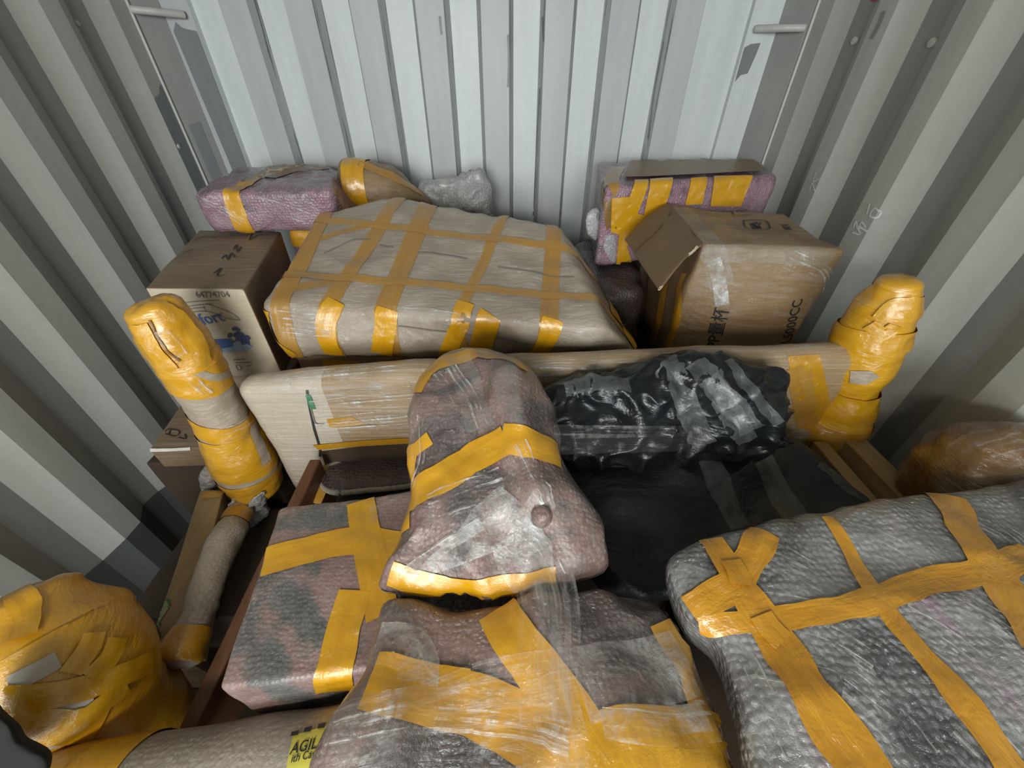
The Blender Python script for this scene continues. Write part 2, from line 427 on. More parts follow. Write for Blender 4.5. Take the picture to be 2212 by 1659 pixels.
def ribbon(body, pts, width, mat, name='tape_strip', parent=None, off=None, nw=6, step=.008, snap=.03, rag=.06, label=None, nrm=None, sag=0):
    """tape or film laid along picture points (u, v) on a body, or along places (x, y, z)"""
    W = []
    for p in pts: W.append(hit(body, *p)[0] if len(p) == 2 else V(p))
    L = sum((W[i + 1] - W[i]).length for i in range(len(W) - 1))
    C = catmull(W, max(3, int(L / step)))
    bm = bmesh.new(); uvl = bm.loops.layers.uv.new('UVMap'); k = off or lift(); rows = []; dist = 0
    bvh = BODY[body][0] if body else None
    for i, c in enumerate(C):
        t = (C[min(i + 1, len(C) - 1)] - C[max(i - 1, 0)]).normalized()
        n = None
        if bvh:
            q = bvh.find_nearest(c, snap)
            if q[0] is not None: n = q[1]
        if n is None: n = V(nrm) if nrm is not None else (CAM - c).normalized()
        s = t.cross(n).normalized()
        if i: dist += (c - C[i - 1]).length
        ww = width if not isinstance(width, (list, tuple)) else width[0] + (width[1] - width[0]) * i / (len(C) - 1)
        ww *= 1 + rag * noise.noise(V((dist * 25, 3.1, width if not isinstance(width, (list, tuple)) else 1)))
        row = []
        for j in range(nw + 1):
            p = c + s * ((j / nw - .5) * ww)
            if bvh:
                q = bvh.find_nearest(p, snap)
                if q[0] is not None: p = q[0] + q[1] * k
                else: p = p + n * k
            p = p + n * (.0010 * noise.noise(p * 55))
            row.append((bm.verts.new(p), (dist, (j / nw - .5) * ww)))
        rows.append(row)
    for a, b in zip(rows[:-1], rows[1:]):
        for j in range(nw):
            q = [a[j], b[j], b[j + 1], a[j + 1]]
            f = bm.faces.new([x[0] for x in q])
            for lp, x in zip(f.loops, q): lp[uvl].uv = x[1]
    par = parent or (body.parent or body)
    return link(name, bm, mat, par, label=label)
def decal(body, poly, mat, name, parent=None, label=None, cuts=4, off=None):
    """a thin printed or taped shape, given by its outline in picture points, lying on a body"""
    bm = bmesh.new(); vs = [bm.verts.new((x, y, 0)) for x, y in poly]
    es = [bm.edges.new((vs[i], vs[(i + 1) % len(vs)])) for i in range(len(vs))]
    bmesh.ops.triangle_fill(bm, use_beauty=True, edges=es)
    if cuts:
        for ax in (0, 1):
            lo, hi = min(p[ax] for p in poly), max(p[ax] for p in poly); n = min(40, max(2, int((hi - lo) / 4)))
            for q in range(1, n):
                co = V((0, 0, 0)); co[ax] = lo + (hi - lo) * q / n; no = V((0, 0, 0)); no[ax] = 1
                bmesh.ops.bisect_plane(bm, geom=bm.verts[:] + bm.edges[:] + bm.faces[:], plane_co=co, plane_no=no)
    bmesh.ops.triangulate(bm, faces=bm.faces)
    uvl = bm.loops.layers.uv.verify(); k = off or lift()
    for f in bm.faces:
        for lp in f.loops: lp[uvl].uv = (lp.vert.co.x * .001, lp.vert.co.y * .001)
    for v in bm.verts:
        p, n = hit(body, v.co.x, v.co.y)
        if n.dot(CAM - p) < 0: n = -n
        v.co = p + n * k
    return link(name, bm, mat, parent or body.parent or body, label=label)
def text(body, s, a, b, mat, name='printed_text', parent=None, label=None, h=1.0, off=.0016):
    cu = bpy.data.curves.new('t', 'FONT'); cu.body = s; cu.resolution_u = 3; cu.offset = .012
    o = bpy.data.objects.new('t', cu); COL.objects.link(o)
    me = bpy.data.meshes.new_from_object(o.evaluated_get(bpy.context.evaluated_depsgraph_get()))
    bm = bmesh.new(); bm.from_mesh(me); bpy.data.objects.remove(o); bpy.data.meshes.remove(me); bpy.data.curves.remove(cu)
    A, n1 = hit(body, *a); B, n2 = hit(body, *b); n = (n1 + n2).normalized()
    if n.dot(CAM - A) < 0: n = -n
    r = (B - A); xs = [v.co.x for v in bm.verts]; x0, x1 = min(xs), max(xs); k = r.length / (x1 - x0); r.normalize(); u = n.cross(r)
    for v in bm.verts:
        p = A + r * ((v.co.x - x0) * k) + u * (v.co.y * k * h)
        q = BODY[body][0].find_nearest(p, .05)
        v.co = (q[0] if q[0] is not None else p) + n * off
    return link(name, bm, mat, parent or body.parent or body, label=label, smooth=False)
def pen(body, strokes, width, mat, name, parent=None, label=None):
    for st in strokes:
        bm = bmesh.new(); k = lift()
        pts = catmull([hit(body, *p)[0] for p in st], len(st) * 4); prev = None
        for i, c in enumerate(pts):
            q = BODY[body][0].find_nearest(c); n = q[1]
            if n.dot(CAM - c) < 0: n = -n
            t = (pts[min(i + 1, len(pts) - 1)] - pts[max(i - 1, 0)])
            if t.length < 1e-6: continue
            s = t.normalized().cross(n) * width / 2
            cur = (bm.verts.new(q[0] + s + n * k), bm.verts.new(q[0] - s + n * k))
            if prev: bm.faces.new((prev[0], cur[0], cur[1], prev[1]))
            prev = cur
        link(name, bm, mat, parent or body.parent or body, label=label)

# ------------------------------------------------------------ the container
XL, XR, YB, YD, ZC = -1.31, 1.036, 1.88, -3.2, 2.39
def sheet(name, prof, z0, z1, mats):
    """folded steel sheet: prof = [(x, y, material of the stretch that follows)]"""
    bm = bmesh.new(); cols = []
    zs = [z0 + (z1 - z0) * i / 6 for i in range(7)]
    for x, y, m in prof: cols.append([bm.verts.new((x, y, z)) for z in zs])
    for i in range(len(prof) - 1):
        for k in range(6):
            f = bm.faces.new((cols[i][k], cols[i + 1][k], cols[i + 1][k + 1], cols[i][k + 1])); f.material_index = prof[i][2]
    o = link(name, bm, mats, smooth=False); o['kind'] = 'structure'
    return o
prof = [(-1.147, YB + .046, 0)]
pitch, rib, slp = .229, .099, .017
c0 = -.061 - 4 * pitch
for i in range(9):
    c = c0 + i * pitch
    if c - rib / 2 - slp < -1.14: continue
    if c + rib / 2 + slp > .855: break
    prof += [(c - rib / 2 - slp, YB + .046, 2), (c - rib / 2, YB, 1), (c + rib / 2, YB, 2), (c + rib / 2 + slp, YB + .046, 0)]
prof += [(.86, YB + .046, 0)]
wall_back = sheet('wall_back', prof, 0, ZC, [M['recess'], M['rib'], M['slope']])
def side(name, X, sgn, pit, yend):
    k = pit / .262; pr = [(X, yend + .012, 0)]; y = yend
    while y > YD + pit:
        pr += [(X, y, 0), (X, y - .066 * k, 2), (X + sgn * .036, y - .130 * k, 1), (X + sgn * .036, y - .198 * k, 2)]
        y -= pit
    pr += [(X, YD, 0)]
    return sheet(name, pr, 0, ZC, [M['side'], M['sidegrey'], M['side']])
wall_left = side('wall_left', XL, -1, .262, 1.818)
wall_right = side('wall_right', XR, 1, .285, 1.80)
tl = sheet('trim_1', [(XL, 1.83, 0), (XL + .01, 1.84, 0), (-1.245, 1.90, 1), (-1.147, 1.90, 2), (-1.147, YB + .046, 0)], 0, ZC, [M['sidegrey'], M['rib'], M['recess']])
tr = sheet('trim_2', [(XR, 1.812, 0), (XR - .01, 1.82, 0), (.965, 1.90, 1), (.86, 1.90, 2), (.86, YB + .046, 0)], 0, ZC, [M['sidegrey'], M['recess'], M['recess']])
for nm, z, m in (('floor', 0, M['floor']), ('ceiling', ZC, M['side'])):
    bm = bmesh.new()
    q = [(-1.36, YD, z), (1.09, YD, z), (1.09, 1.95, z), (-1.36, 1.95, z)]
    bm.faces.new([bm.verts.new(p) for p in (q if z == 0 else q[::-1])])
    link(nm, bm, m)['kind'] = 'structure'
# weld beads, lashing bars, rivets, touched-up paint, chalk
def rod(name, a, b, r, mat, parent, bend=0):
    a, b = V(a), V(b); m = (a + b) / 2 + V((0, -bend, 0))
    return link(name, tube([a, m, b] if bend else [a, (a + b) / 2, b], [r, r], 12, .02), mat, parent)
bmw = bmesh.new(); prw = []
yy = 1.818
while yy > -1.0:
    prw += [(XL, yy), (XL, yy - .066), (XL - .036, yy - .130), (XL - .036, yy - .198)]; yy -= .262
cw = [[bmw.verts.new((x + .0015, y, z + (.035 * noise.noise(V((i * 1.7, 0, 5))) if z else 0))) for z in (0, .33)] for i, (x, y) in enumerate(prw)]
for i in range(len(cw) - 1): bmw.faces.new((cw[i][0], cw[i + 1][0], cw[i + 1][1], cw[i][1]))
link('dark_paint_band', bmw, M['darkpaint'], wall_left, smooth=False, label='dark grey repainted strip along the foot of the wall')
rod('weld_bead', (XL + .004, 1.826, 0.0), (XL + .004, 1.826, ZC - .02), .005, M['steel'], tl)
rod('weld_bead', (XR - .004, 1.808, 0.0), (XR - .004, 1.808, ZC - .02), .005, M['steel'], tr)
rod('lashing_bar', (-1.285, 1.80, 1.747), (-1.165, 1.885, 1.742), .011, M['steel'], tl, .012)
rod('lashing_bar', (1.01, 1.80, 1.701), (.88, 1.885, 1.705), .011, M['steel'], tr, .012)
for u, v in ((166, 50), (385, 316)):
    p, n = hit(wall_left, u, v); rod('rivet', p - n * .003, p + n * .006, .008, M['steel'], wall_left)
for u, v in ((1848, 88), (2016, 92)):
    p, n = hit(wall_right, u, v); rod('rivet', p - n * .003, p + n * .006, .011, M['steel'], wall_right)
def plate(par, pts, mat, name='paint_patch'):
    bm = bmesh.new(); f = bm.faces.new([bm.verts.new(p) for p in pts]); f.normal_update()
    if f.normal.dot(CAM - f.calc_center_median()) < 0: f.normal_flip()
    bmesh.ops.triangulate(bm, faces=bm.faces)
    return link(name, bm, mat, par, smooth=False)
x_ = XL + .0012
plate(wall_left, [(x_, 1.754, 1.50), (x_, 1.764, 1.515), (x_, 1.77, 1.505), (x_, 1.785, 1.522), (x_, 1.79, 1.51), (x_, 1.80, 1.535), (x_, 1.818, 1.55), (x_, 1.818, .3), (x_, 1.754, .3)], M['patch'])
y_ = 1.8986
plate(tl, [(-1.235, y_, 1.70), (-1.215, y_, 1.725), (-1.2, y_, 1.71), (-1.18, y_, 1.705), (-1.15, y_, 1.70), (-1.15, y_, .3), (-1.225, y_, .3), (-1.222, y_, 1.3)], M['patch'])
plate(tl, [(-1.292, 1.847, 1.42), (-1.262, 1.880, 1.43), (-1.262, 1.880, .3), (-1.292, 1.847, .3)], M['patch'])
plate(tr, [(.865, y_, 1.655), (.885, y_, 1.665), (.92, y_, 1.668), (.915, y_, 1.63), (.905, y_, 1.58), (.88, y_, 1.575), (.865, y_, 1.555)], M['patch'])
pen(wall_right, [[(1905, 458), (1890, 450), (1880, 466), (1895, 470), (1905, 458)], [(1880, 440), (1874, 462)], [(1846, 492), (1850, 478), (1856, 496), (1862, 480), (1872, 492)], [(1842, 502), (1860, 506), (1852, 488), (1876, 500)]], .005, M['chalk'], 'chalk_scribble', wall_right)
pen(wall_right, [[(1765, 372), (1758, 392), (1772, 386)], [(1750, 412), (1756, 396), (1762, 412)]], .004, M['chalk'], 'chalk_scribble', wall_right)
decal(wall_right, [(1878, -6), (1902, -6), (1896, 3), (1884, 3)], M['red'], 'red_mark', wall_right, cuts=0)
def scratch(body, par, pts, wdt=.006): pen(body, [pts], wdt, M['patch'], 'paint_scratch', par)
scratch(wall_back, wall_back, [(950, 35), (952, 60), (954, 75)], .008)
scratch(wall_back, wall_back, [(1097, 75), (1099, 130), (1097, 188)], .007)
scratch(wall_back, wall_back, [(1172, 36), (1173, 70), (1175, 88)], .014)
scratch(wall_back, wall_back, [(1166, 190), (1160, 300), (1152, 465)], .008)
scratch(wall_back, wall_back, [(1434, 90), (1415, 190), (1400, 300)], .007)
scratch(wall_right, wall_right, [(1909, 24), (1900, 50), (1882, 84)], .012)

# ------------------------------------------------------------ cargo
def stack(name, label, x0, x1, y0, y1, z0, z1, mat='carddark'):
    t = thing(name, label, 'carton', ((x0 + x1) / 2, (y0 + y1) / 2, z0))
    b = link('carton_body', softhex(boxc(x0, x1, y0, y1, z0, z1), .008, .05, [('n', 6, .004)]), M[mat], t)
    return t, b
up = V((0, 0, 1))
# --- far left: pink bubble-wrapped box
T_A = P(640, 400, z=1.17)
a = thing('wrapped_box', 'pink bubble-wrapped box with one upright yellow tape, in the far left corner', 'parcel', (-.85, 1.55, 1.19))
c = [P(413, 413, z=1.30), P(722, 404, z=1.30), P(712, 352, z=1.295), P(513, 357, z=1.295)]
A = link('bubble_wrap', softhex([P(456, 508, y=1.265), V((-.57, 1.31, 1.165)), V((-.56, 1.80, 1.165)), V((-1.12, 1.80, 1.165))] + c, .035, .012, [('n', 9, .010), ('r', 22, .005)], 3), M['pinkbox'], a)
band(A, (503, 414), (520, 482), .05, M['tape'])
ribbon(A, [(420, 430), (470, 455), (520, 485)], .06, M['paintglint'], 'painted_glints', off=.004); ribbon(A, [(560, 430), (620, 445), (690, 470)], .09, M['paintglint'], 'painted_glints', off=.004)
decal(A, [(455, 388), (480, 366), (560, 352), (716, 351), (716, 372), (600, 376), (560, 390)], M['haze'], 'film_sheet')
decal(A, [(550, 382), (580, 360), (640, 355), (712, 354), (712, 366), (640, 372), (596, 386)], M['brownfilm'], 'brown_tape_strip')
a2 = thing('wrapped_box', 'purple bubble-wrapped parcel with a level yellow tape, squeezed under the pink box', 'parcel', (-.66, 1.55, .86))
A2 = link('bubble_wrap', softhex(boxc(-.785, -.50, 1.37, 1.80, .86, 1.158), .03, .015, [('n', 9, .008), ('r', 22, .005)], 5), M['pinkbox'], a2)
band(A2, (615, 515), (645, 515), .05, M['tape'])
stack('carton', 'dull brown carton in the bottom row beneath the purple parcel', -.78, -.42, 1.42, 1.85, 0, .86)
# --- rolled bundle and bubble bag behind the wide carton
b = thing('wrapped_roll', 'tan film-wrapped roll with a yellow tape collar at its thick end', 'roll', P(760, 395, y=1.62))
p0, p1, p2 = P(748, 398, y=1.60), P(800, 404, y=1.62), P(925, 446, y=1.64)
B = link('roll_body', tube([p0, p1, p2], [.085, .092, .03], 36, .012, [('n', 12, .008), ('r', 20, .005)], 2), M['cardfilm'], b)
t_ = (p1 - p0).normalized()
band(B, p0 + t_ * .055 + V((0, -.08, 0)), p0 + t_ * .055 + V((0, 0, .1)), .075, M['tape'], nrm=V((0, -1, 1)))
ribbon(B, [(775, 352), (840, 378), (915, 420)], .03, M['tapetan'])
cb = thing('bubble_wrap_bag', 'silvery clear bubble-wrap bundle against the back wall, without tape', 'bubble wrap', P(980, 470, y=1.68))
pl = V((0, 0, 0))
def yp(pts, y): return [P(u, v, y=y) for u, v in pts]
C_ = link('bubble_wrap', pillow(yp([(905, 400), (950, 388), (1000, 372), (1035, 366), (1046, 385), (1058, 425), (1066, 480), (1060, 540), (940, 540), (890, 480)], 1.70), (0, -1, .3), .06, .06, 5, 2, 100, 16, [('n', 10, .02), ('r', 12, .014), ('r', 24, .010)], 4), M['silverbubble'], cb)
ribbon(C_, [(905, 412), (960, 396), (1045, 388)], .06, M['haze'], 'film_fold')
stack('carton', 'dull brown carton in the bottom row under the roll and bubble bundle', -.40, .1, 1.48, 1.85, 0, .95)
# --- wide flat taped carton
g = thing('taped_carton', 'wide dusty beige carton covered with a grid of tan tape, behind the stretch-wrapped board', 'carton', (-.2, 1.1, .96))
gn = V((0, -.35, 1)); go = (0, .85, 1.1)
gFL, gFR, gBR, gBL, gPK = PP(568, 655, go, gn), PP(1312, 708, go, gn), PP(1206, 488, go, gn), PP(688, 455, go, gn), PP(862, 420, go, gn)
bot = [P(622, 780, z=.955), P(1388, 764, z=.97), P(1262, 560, z=1.02), gBL - V((0, 0, .15))]
def gw(p, a_, b_, d_):
    k = a_ / .36 if a_ < .36 else (1 - a_) / .64
    pk = gPK - (gBL * .64 + gBR * .36)
    p = p + pk * (k * b_ ** 2)
    return p + V((0, -.02 * math.sin(math.pi * d_) * (1 - b_) * (.6 + .4 * math.sin(9 * a_)), 0))
G = link('carton_body', softhex(bot + [gFL, gFR, gBR, gBL], .022, .014, [('n', 5, .012), ('n', 14, .005), ('r', 9, .006)], 8, gw), M['cardgrey'], g)
for p, q, wd in (((690, 480), (612, 640), .05), ((850, 440), (735, 618), .044), ((918, 455), (842, 640), .056), ((1086, 470), (1008, 640), .03), ((1196, 520), (1186, 690), .045)):
    band(G, p, q, wd, M['tapetan'], off=.002)
for p, q in (((800, 486), (1180, 530)), ((760, 602), (1290, 648))):
    band(G, p, q, .026, M['tapetan'], off=.0034)
ribbon(G, [(592, 634), (660, 618), (740, 606)], .03, M['tapetan'])
ribbon(G, [(690, 517), (745, 500), (800, 486)], .022, M['tapetan'])
for pts, wd in (([(572, 668), (590, 715), (632, 774)], .05), ([(728, 652), (705, 700), (722, 764)], .05), ([(838, 668), (832, 715), (822, 772)], .055), ([(1008, 655), (985, 720), (962, 772)], .045), ([(1195, 690), (1180, 735), (1155, 768)], .05), ([(1060, 680), (1045, 725), (1035, 770)], .06), ([(1322, 640), (1352, 705), (1386, 758)], .04)):
    ribbon(G, pts, wd, M['tape'], off=.004)
pen(G, [[(700, 548), (760, 520), (800, 518)], [(820, 530), (850, 535)], [(905, 546), (960, 552), (1010, 560)], [(1075, 578), (1150, 588), (1240, 600)], [(860, 704), (960, 715), (1040, 726)], [(1060, 726), (1150, 742)]], .004, M['greyink'], 'carton_crease')
ribbon(G, [(686, 542), (715, 560), (745, 582)], .012, M['film'], 'film_edge')
decal(G, [(556, 690), (572, 662), (600, 660), (640, 775), (612, 778), (588, 745)], M['haze'], 'film_corner')
ribbon(G, [(850, 668), (1000, 684), (1150, 705), (1300, 735)], .018, M['paintglint'], 'painted_glints', off=.0045)  # highlight along the front top edge, painted as white streaks
ribbon(G, [(600, 690), (720, 700)], .09, M['paintglint'], 'painted_glints', off=.0045)
ribbon(G, [(620, 690), (700, 690)], .07, M['film'], 'film_patch'); ribbon(G, [(830, 676), (1000, 690), (1150, 712), (1300, 745)], .03, M['film'], 'film_edge')
tS, bS = stack('carton', 'brown carton with yellow tape, squashed beneath the wide tape-gridded carton', -.61, .2, .90, 1.42, 0, .945, 'card')
ribbon(bS, [(700, 790), (780, 795)], .05, M['tapedark']); 
# --- left carton
h = thing('printed_carton', 'small pale printed carton beside the left wall, with blue lettering on its front', 'carton', (-.86, 1.1, .88))
hz = 1.155
hc = [P(310, 622, z=hz), P(526, 626, z=hz), P(606, 500, z=hz), P(430, 497, z=hz)]
H = link('carton_body', softhex(topbox(hc, .27), .006, .02, [('n', 6, .004)], 1), [M['card'], M['cardwhite']], h)
me = H.data
for pl_ in me.polygons:
    if pl_.normal.y < -.6: pl_.material_index = 1
text(H, '64774704', (427, 642), (499, 641), M['greyink'])
text(H, 'Comfort', (380, 712), (488, 692), M['blueink'], label='blue lettering')
decal(H, [(440, 733), (500, 731), (512, 752), (455, 755)], M['blueink'], 'blue_ribbon_print', cuts=0)
def oval(cx, cy, rx, ry, n=18, rot=0):
    return [(cx + rx * math.cos(t) * math.cos(rot) - ry * math.sin(t) * math.sin(rot), cy + rx * math.cos(t) * math.sin(rot) + ry * math.sin(t) * math.cos(rot)) for t in [2 * math.pi * i / n for i in range(n)]]
decal(H, [(478, 752), (535, 742), (548, 748), (534, 758), (485, 760)], M['paleblue'], 'bowl_print', cuts=0)
decal(H, oval(523, 742, 18, 15), M['navy'], 'bowl_print', cuts=0, off=.002)
decal(H, oval(517, 724, 13, 8, 14, .2), M['navy'], 'petal_print', cuts=0, off=.002)
decal(H, oval(514, 744, 9, 9), M['paleblue'], 'petal_print', cuts=0, off=.0026)
for q in ((513, 710, 8, 4), (536, 728, 7, 4), (506, 709, 4, 4), (497, 724, 5, 6)): decal(H, oval(*q, 10, .5), M['navy'], 'petal_print', cuts=0)
pen(H, [[(385, 655), (430, 650), (475, 648)], [(400, 662), (440, 657), (460, 656)], [(405, 667), (445, 663)], [(445, 654), (500, 675), (520, 690)], [(410, 674), (450, 672), (490, 686), (520, 691)], [(440, 660), (446, 672)], [(478, 672), (480, 682)]], .0018, M['greyink'], 'printed_lines')
pen(H, [[(505, 776), (530, 775)], [(508, 783), (545, 782)], [(510, 789), (514, 798), (522, 797), (518, 788), (510, 789)], [(534, 790), (542, 789)]], .0025, M['greyink'], 'printed_lines')
pen(H, [[(462, 592), (478, 580), (470, 596), (488, 594)], [(480, 560), (488, 552), (494, 562), (500, 548), (508, 556)], [(505, 540), (512, 530), (514, 545), (522, 534)], [(530, 512), (545, 505), (540, 520), (556, 510), (570, 508)], [(420, 520), (445, 512), (470, 515)], [(395, 548), (420, 540)]], .004, M['ink'], 'handwriting', label='black marker handwriting')
stack('carton', 'brown carton in the bottom row beneath the pale printed carton', -1.05, -.66, .92, 1.37, 0, .88, 'card')
# --- far right: orange-taped box
d = thing('wrapped_box', 'pink bubble-wrapped box plastered with orange tape, in the far right corner', 'parcel', (.6, 1.6, 1.03))
dc = [P(1308, 399, z=1.30), P(1682, 380, z=1.30), P(1640, 345, z=1.298), P(1292, 350, z=1.298)]
db = [V((dc[0].x - .0, dc[0].y + .01, 1.03)), V((dc[1].x, dc[1].y, 1.05)), V((dc[2].x, dc[2].y, 1.05)), V((dc[3].x, dc[3].y, 1.03))]
D = link('bubble_wrap', softhex(db + dc, .02, .012, [('n', 9, .005), ('r', 22, .002)], 6), M['pinkbox'], d)
decal(D, [(1371, 392), (1401, 391), (1388, 430), (1375, 460), (1389, 464), (1397, 427), (1404, 390), (1453, 387), (1436, 445), (1400, 500), (1352, 530), (1365, 568), (1330, 568), (1336, 506), (1318, 500), (1320, 428), (1358, 424)], M['tape'], 'tape_strip', off=.006)
decal(D, [(1491, 388), (1526, 386), (1515, 440), (1478, 442)], M['tape'], 'tape_strip', off=.006)
decal(D, [(1541, 384), (1624, 382), (1598, 445), (1532, 445)], M['tape'], 'tape_strip', off=.006)
decal(D, [(1345, 388), (1362, 352), (1420, 348), (1622, 346), (1652, 374), (1540, 380), (1400, 387)], M['brownfilm'], 'brown_tape_strip', off=.009)
ribbon(D, [(1336, 362), (1322, 385), (1318, 410)], .05, M['tapetan']); ribbon(D, [(1300, 400), (1312, 440), (1322, 490)], .04, M['brownfilm'])
def blob(name, poly, y, nrm, upv, mat, par, seed=0, amps=(('n', 14, .005), ('r', 22, .002)), dn=None):
    return link(name, pillow(yp(poly, y), nrm, upv, dn or upv, 3, 2, 60, 10, amps, seed), M[mat], par)
blob('bubble_end', [(1268, 470), (1282, 450), (1298, 455), (1302, 495), (1292, 520), (1272, 508)], 1.40, (-.8, -1, .2), .03, 'silverbubble', d, 2)
blob('bubble_end', [(1298, 500), (1312, 493), (1336, 505), (1330, 566), (1302, 558), (1296, 530)], 1.37, (-.4, -1, .2), .025, 'silverbubble', d, 3)
pen(D, [[(1336, 452), (1352, 452)], [(1330, 480), (1342, 480)]], .012, M['ink'], 'tape_print')
e = thing('wrapped_bundle', 'dark red bubble-wrapped bundle in the shadow below the orange-taped box', 'parcel', (.36, 1.35, .6))
E = link('bubble_wrap', softhex([(.25, 1.2, .6), (.48, 1.2, .6), (.5, 1.7, .6), (.25, 1.7, .6), (.27, 1.24, 1.0), (.47, 1.24, 1.0), (.5, 1.7, 1.02), (.25, 1.7, 1.02)], .05, .018, [('n', 9, .015), ('r', 20, .008)], 7), M['darkbubble'], e)
stack('carton', 'dull brown carton on the floor beneath the dark red bundle', .22, .47, 1.2, 1.8, 0, .595)
# --- right open carton
f = thing('open_carton', 'battered brown carton with a torn flap hanging open, near the right wall', 'carton', (.69, 1.15, .72))
fc = [P(1521, 526, z=1.22), P(1828, 543, z=1.22), P(1694, 464, z=1.235), P(1446, 441, z=1.235)]
fb = [V((fc[0].x + .02, fc[0].y - .0, .72)), V((fc[1].x - .02, fc[1].y, .72)), V((fc[2].x, fc[2].y, .72)), V((fc[3].x + .02, fc[3].y, .72))]
def fw(p, a_, b_, d_): return p + V((-.025 * math.sin(math.pi * d_) * (1 - a_), -.03 * math.sin(math.pi * d_) * math.sin(math.pi * a_) * (1 - b_), 0))
FX = link('carton_body', softhex(fb + fc, .012, .016, [('n', 6, .008), ('n', 16, .003), ('r', 8, .004)], 9, fw), [M['cardfilm'], M['cardinside']], f)
for pl_ in FX.data.polygons:
    if pl_.normal.x < -.75: pl_.material_index = 1
fl = [fc[3], fc[0] + V((0, 0, -.004)), P(1424, 630, t=.99), P(1350, 520, t=1.24)]
bmf = softhex([fl[3], fl[2], fl[1], fl[0]] + [p + V((-.003, -.002, .005)) for p in (fl[3], fl[2], fl[1], fl[0])], .002, .02, [('n', 9, .004)], 2,
              lambda p, a_, b_, d_: p + V((0, 0, .018 * math.sin(math.pi * b_))))
FF = link('flap', bmf, M['cardinside'], f, label='torn open carton flap')
ribbon(FF, [(1421, 629), (1470, 590), (1510, 545), (1521, 528)], .006, M['cardedge'], 'flap_edge', parent=FF, nw=2)
pen(FF, [[(1372, 545), (1420, 500), (1450, 460)]], .003, M['carddark'], 'flap_crease', parent=FF)
text(FX, 'PP量杯', (1550, 752), (1574, 664), M['ink']); text(FX, 'L5000CC', (1706, 738), (1734, 645), M['ink'])
text(FX, 'MN', (1712, 497), (1702, 486), M['ink'])
pen(FX, [[(1605, 478), (1612, 493), (1650, 497), (1662, 493), (1652, 478), (1605, 478)], [(1628, 484), (1636, 492), (1642, 482)], [(1580, 458), (1588, 466), (1622, 466)], [(1580, 458), (1605, 456)]], .004, M['ink'], 'box_symbol')
decal(FX, [(1618, 484), (1634, 480), (1646, 494), (1626, 495)], M['ink'], 'box_symbol', cuts=0)
ribbon(FX, [(1478, 590), (1460, 680), (1440, 755)], .04, M['tapedark']); ribbon(FX, [(1440, 610), (1425, 690), (1410, 755)], .05, M['tapedark'])
ribbon(FX, [(1524, 548), (1650, 545), (1800, 556)], .05, M['cleartape'], 'clear_tape_strip'); ribbon(FX, [(1470, 450), (1530, 520), (1560, 620)], .06, M['cleartape'], 'clear_tape_strip')
ribbon(FX, [(1700, 560), (1775, 600), (1760, 680)], .05, M['paintglint'], 'painted_glints', off=.004)
ribbon(FX, [(1540, 560), (1552, 600), (1560, 660)], .035, M['haze'], 'film_wrinkle')
stack('carton', 'brown carton on the floor beneath the torn-flapped carton', .48, .9, 1.0, 1.42, 0, .712)
stack('carton', 'dull brown carton on the floor beneath the orange-taped box', .5, .95, 1.46, 1.85, 0, 1.02)
# --- wrapped headboard with its two tape-wound posts
i_ = thing('wrapped_board', 'long stretch-wrapped board standing across the container, glints painted on the film along its left half', 'board', (.07, .75, 0))
hb = [(-.64, .70, .0), (.80, .70, .0), (.80, .77, .0), (-.64, .77, .0), (-.65, .69, 1.0), (.80, .71, 1.085), (.80, .77, 1.085), (-.65, .77, 1.0)]
def hw(p, a_, b_, d_):
    return p + V((0, 0, d_ * .018 * math.sin(math.pi * a_)))
I = link('board_body', softhex(hb, .034, .016, [('n', 7, .006), ('r', 16, .002)], 2, hw), [M['board'], M['boardpale']], i_)
for pl_ in I.data.polygons:
    if pl_.center.x + .07 < -.435: pl_.material_index = 1
pen(I, [[(664, 842), (672, 890), (690, 960), (692, 985)]], .006, M['ink'], 'black_seam'); pen(I, [[(664, 850), (672, 880), (682, 912), (700, 915)]], .003, M['greyink'], 'pencil_line')
pen(I, [[(666, 852), (674, 872), (678, 882)]], .012, M['green'], 'green_mark')
decal(I, [(694, 974), (780, 964), (900, 957), (900, 1015), (705, 1015)], M['carddark'], 'painted_lower_shade', off=.0008)  # dark sheet painting the shade across the lower board
decal(I, [(676, 960), (780, 950), (890, 944), (890, 955), (780, 962), (690, 970)], M['tapedark'], 'tape_strip')
decal(I, [(706, 905), (760, 900), (790, 915), (740, 925), (712, 922)], M['tapedark'], 'tape_strip')
for pts, wd in (([(540, 838), (700, 815), (890, 800)], .05), ([(650, 862), (760, 850), (890, 846)], .06), ([(690, 930), (780, 915), (890, 905)], .05), ([(1140, 802), (1250, 800), (1420, 792)], .05), ([(1400, 778), (1600, 765), (1810, 752)], .03)):
    ribbon(I, pts, wd, M['film'], 'film_sheet', off=.004)
for pts, wd in (([(680, 880), (780, 868), (895, 858)], .11), ([(690, 930), (790, 920), (898, 912)], .05), ([(620, 826), (760, 812), (898, 802)], .05), ([(1150, 800), (1280, 797), (1420, 790)], .045)):
    ribbon(I, pts, wd, M['paintglint'], 'painted_glints', off=.0055)  # white glints painted over the wrapped board
decal(I, [(1700, 770), (1770, 765), (1800, 900), (1740, 930), (1720, 860)], M['tapedark'], 'tape_strip')
ribbon(I, [(1722, 790), (1735, 860), (1745, 920)], .05, M['tapetan'])
def post(label, path, radii, seed, base, mat='wraptape', sq=None):
    t = thing('wrapped_post', label, 'post', base)
    return t, link('wrapping', tube(path, radii, 44, .01, [('n', 8, .006), ('r', 24, .003), ('n', 40, .002)], seed, sq), M[mat], t)
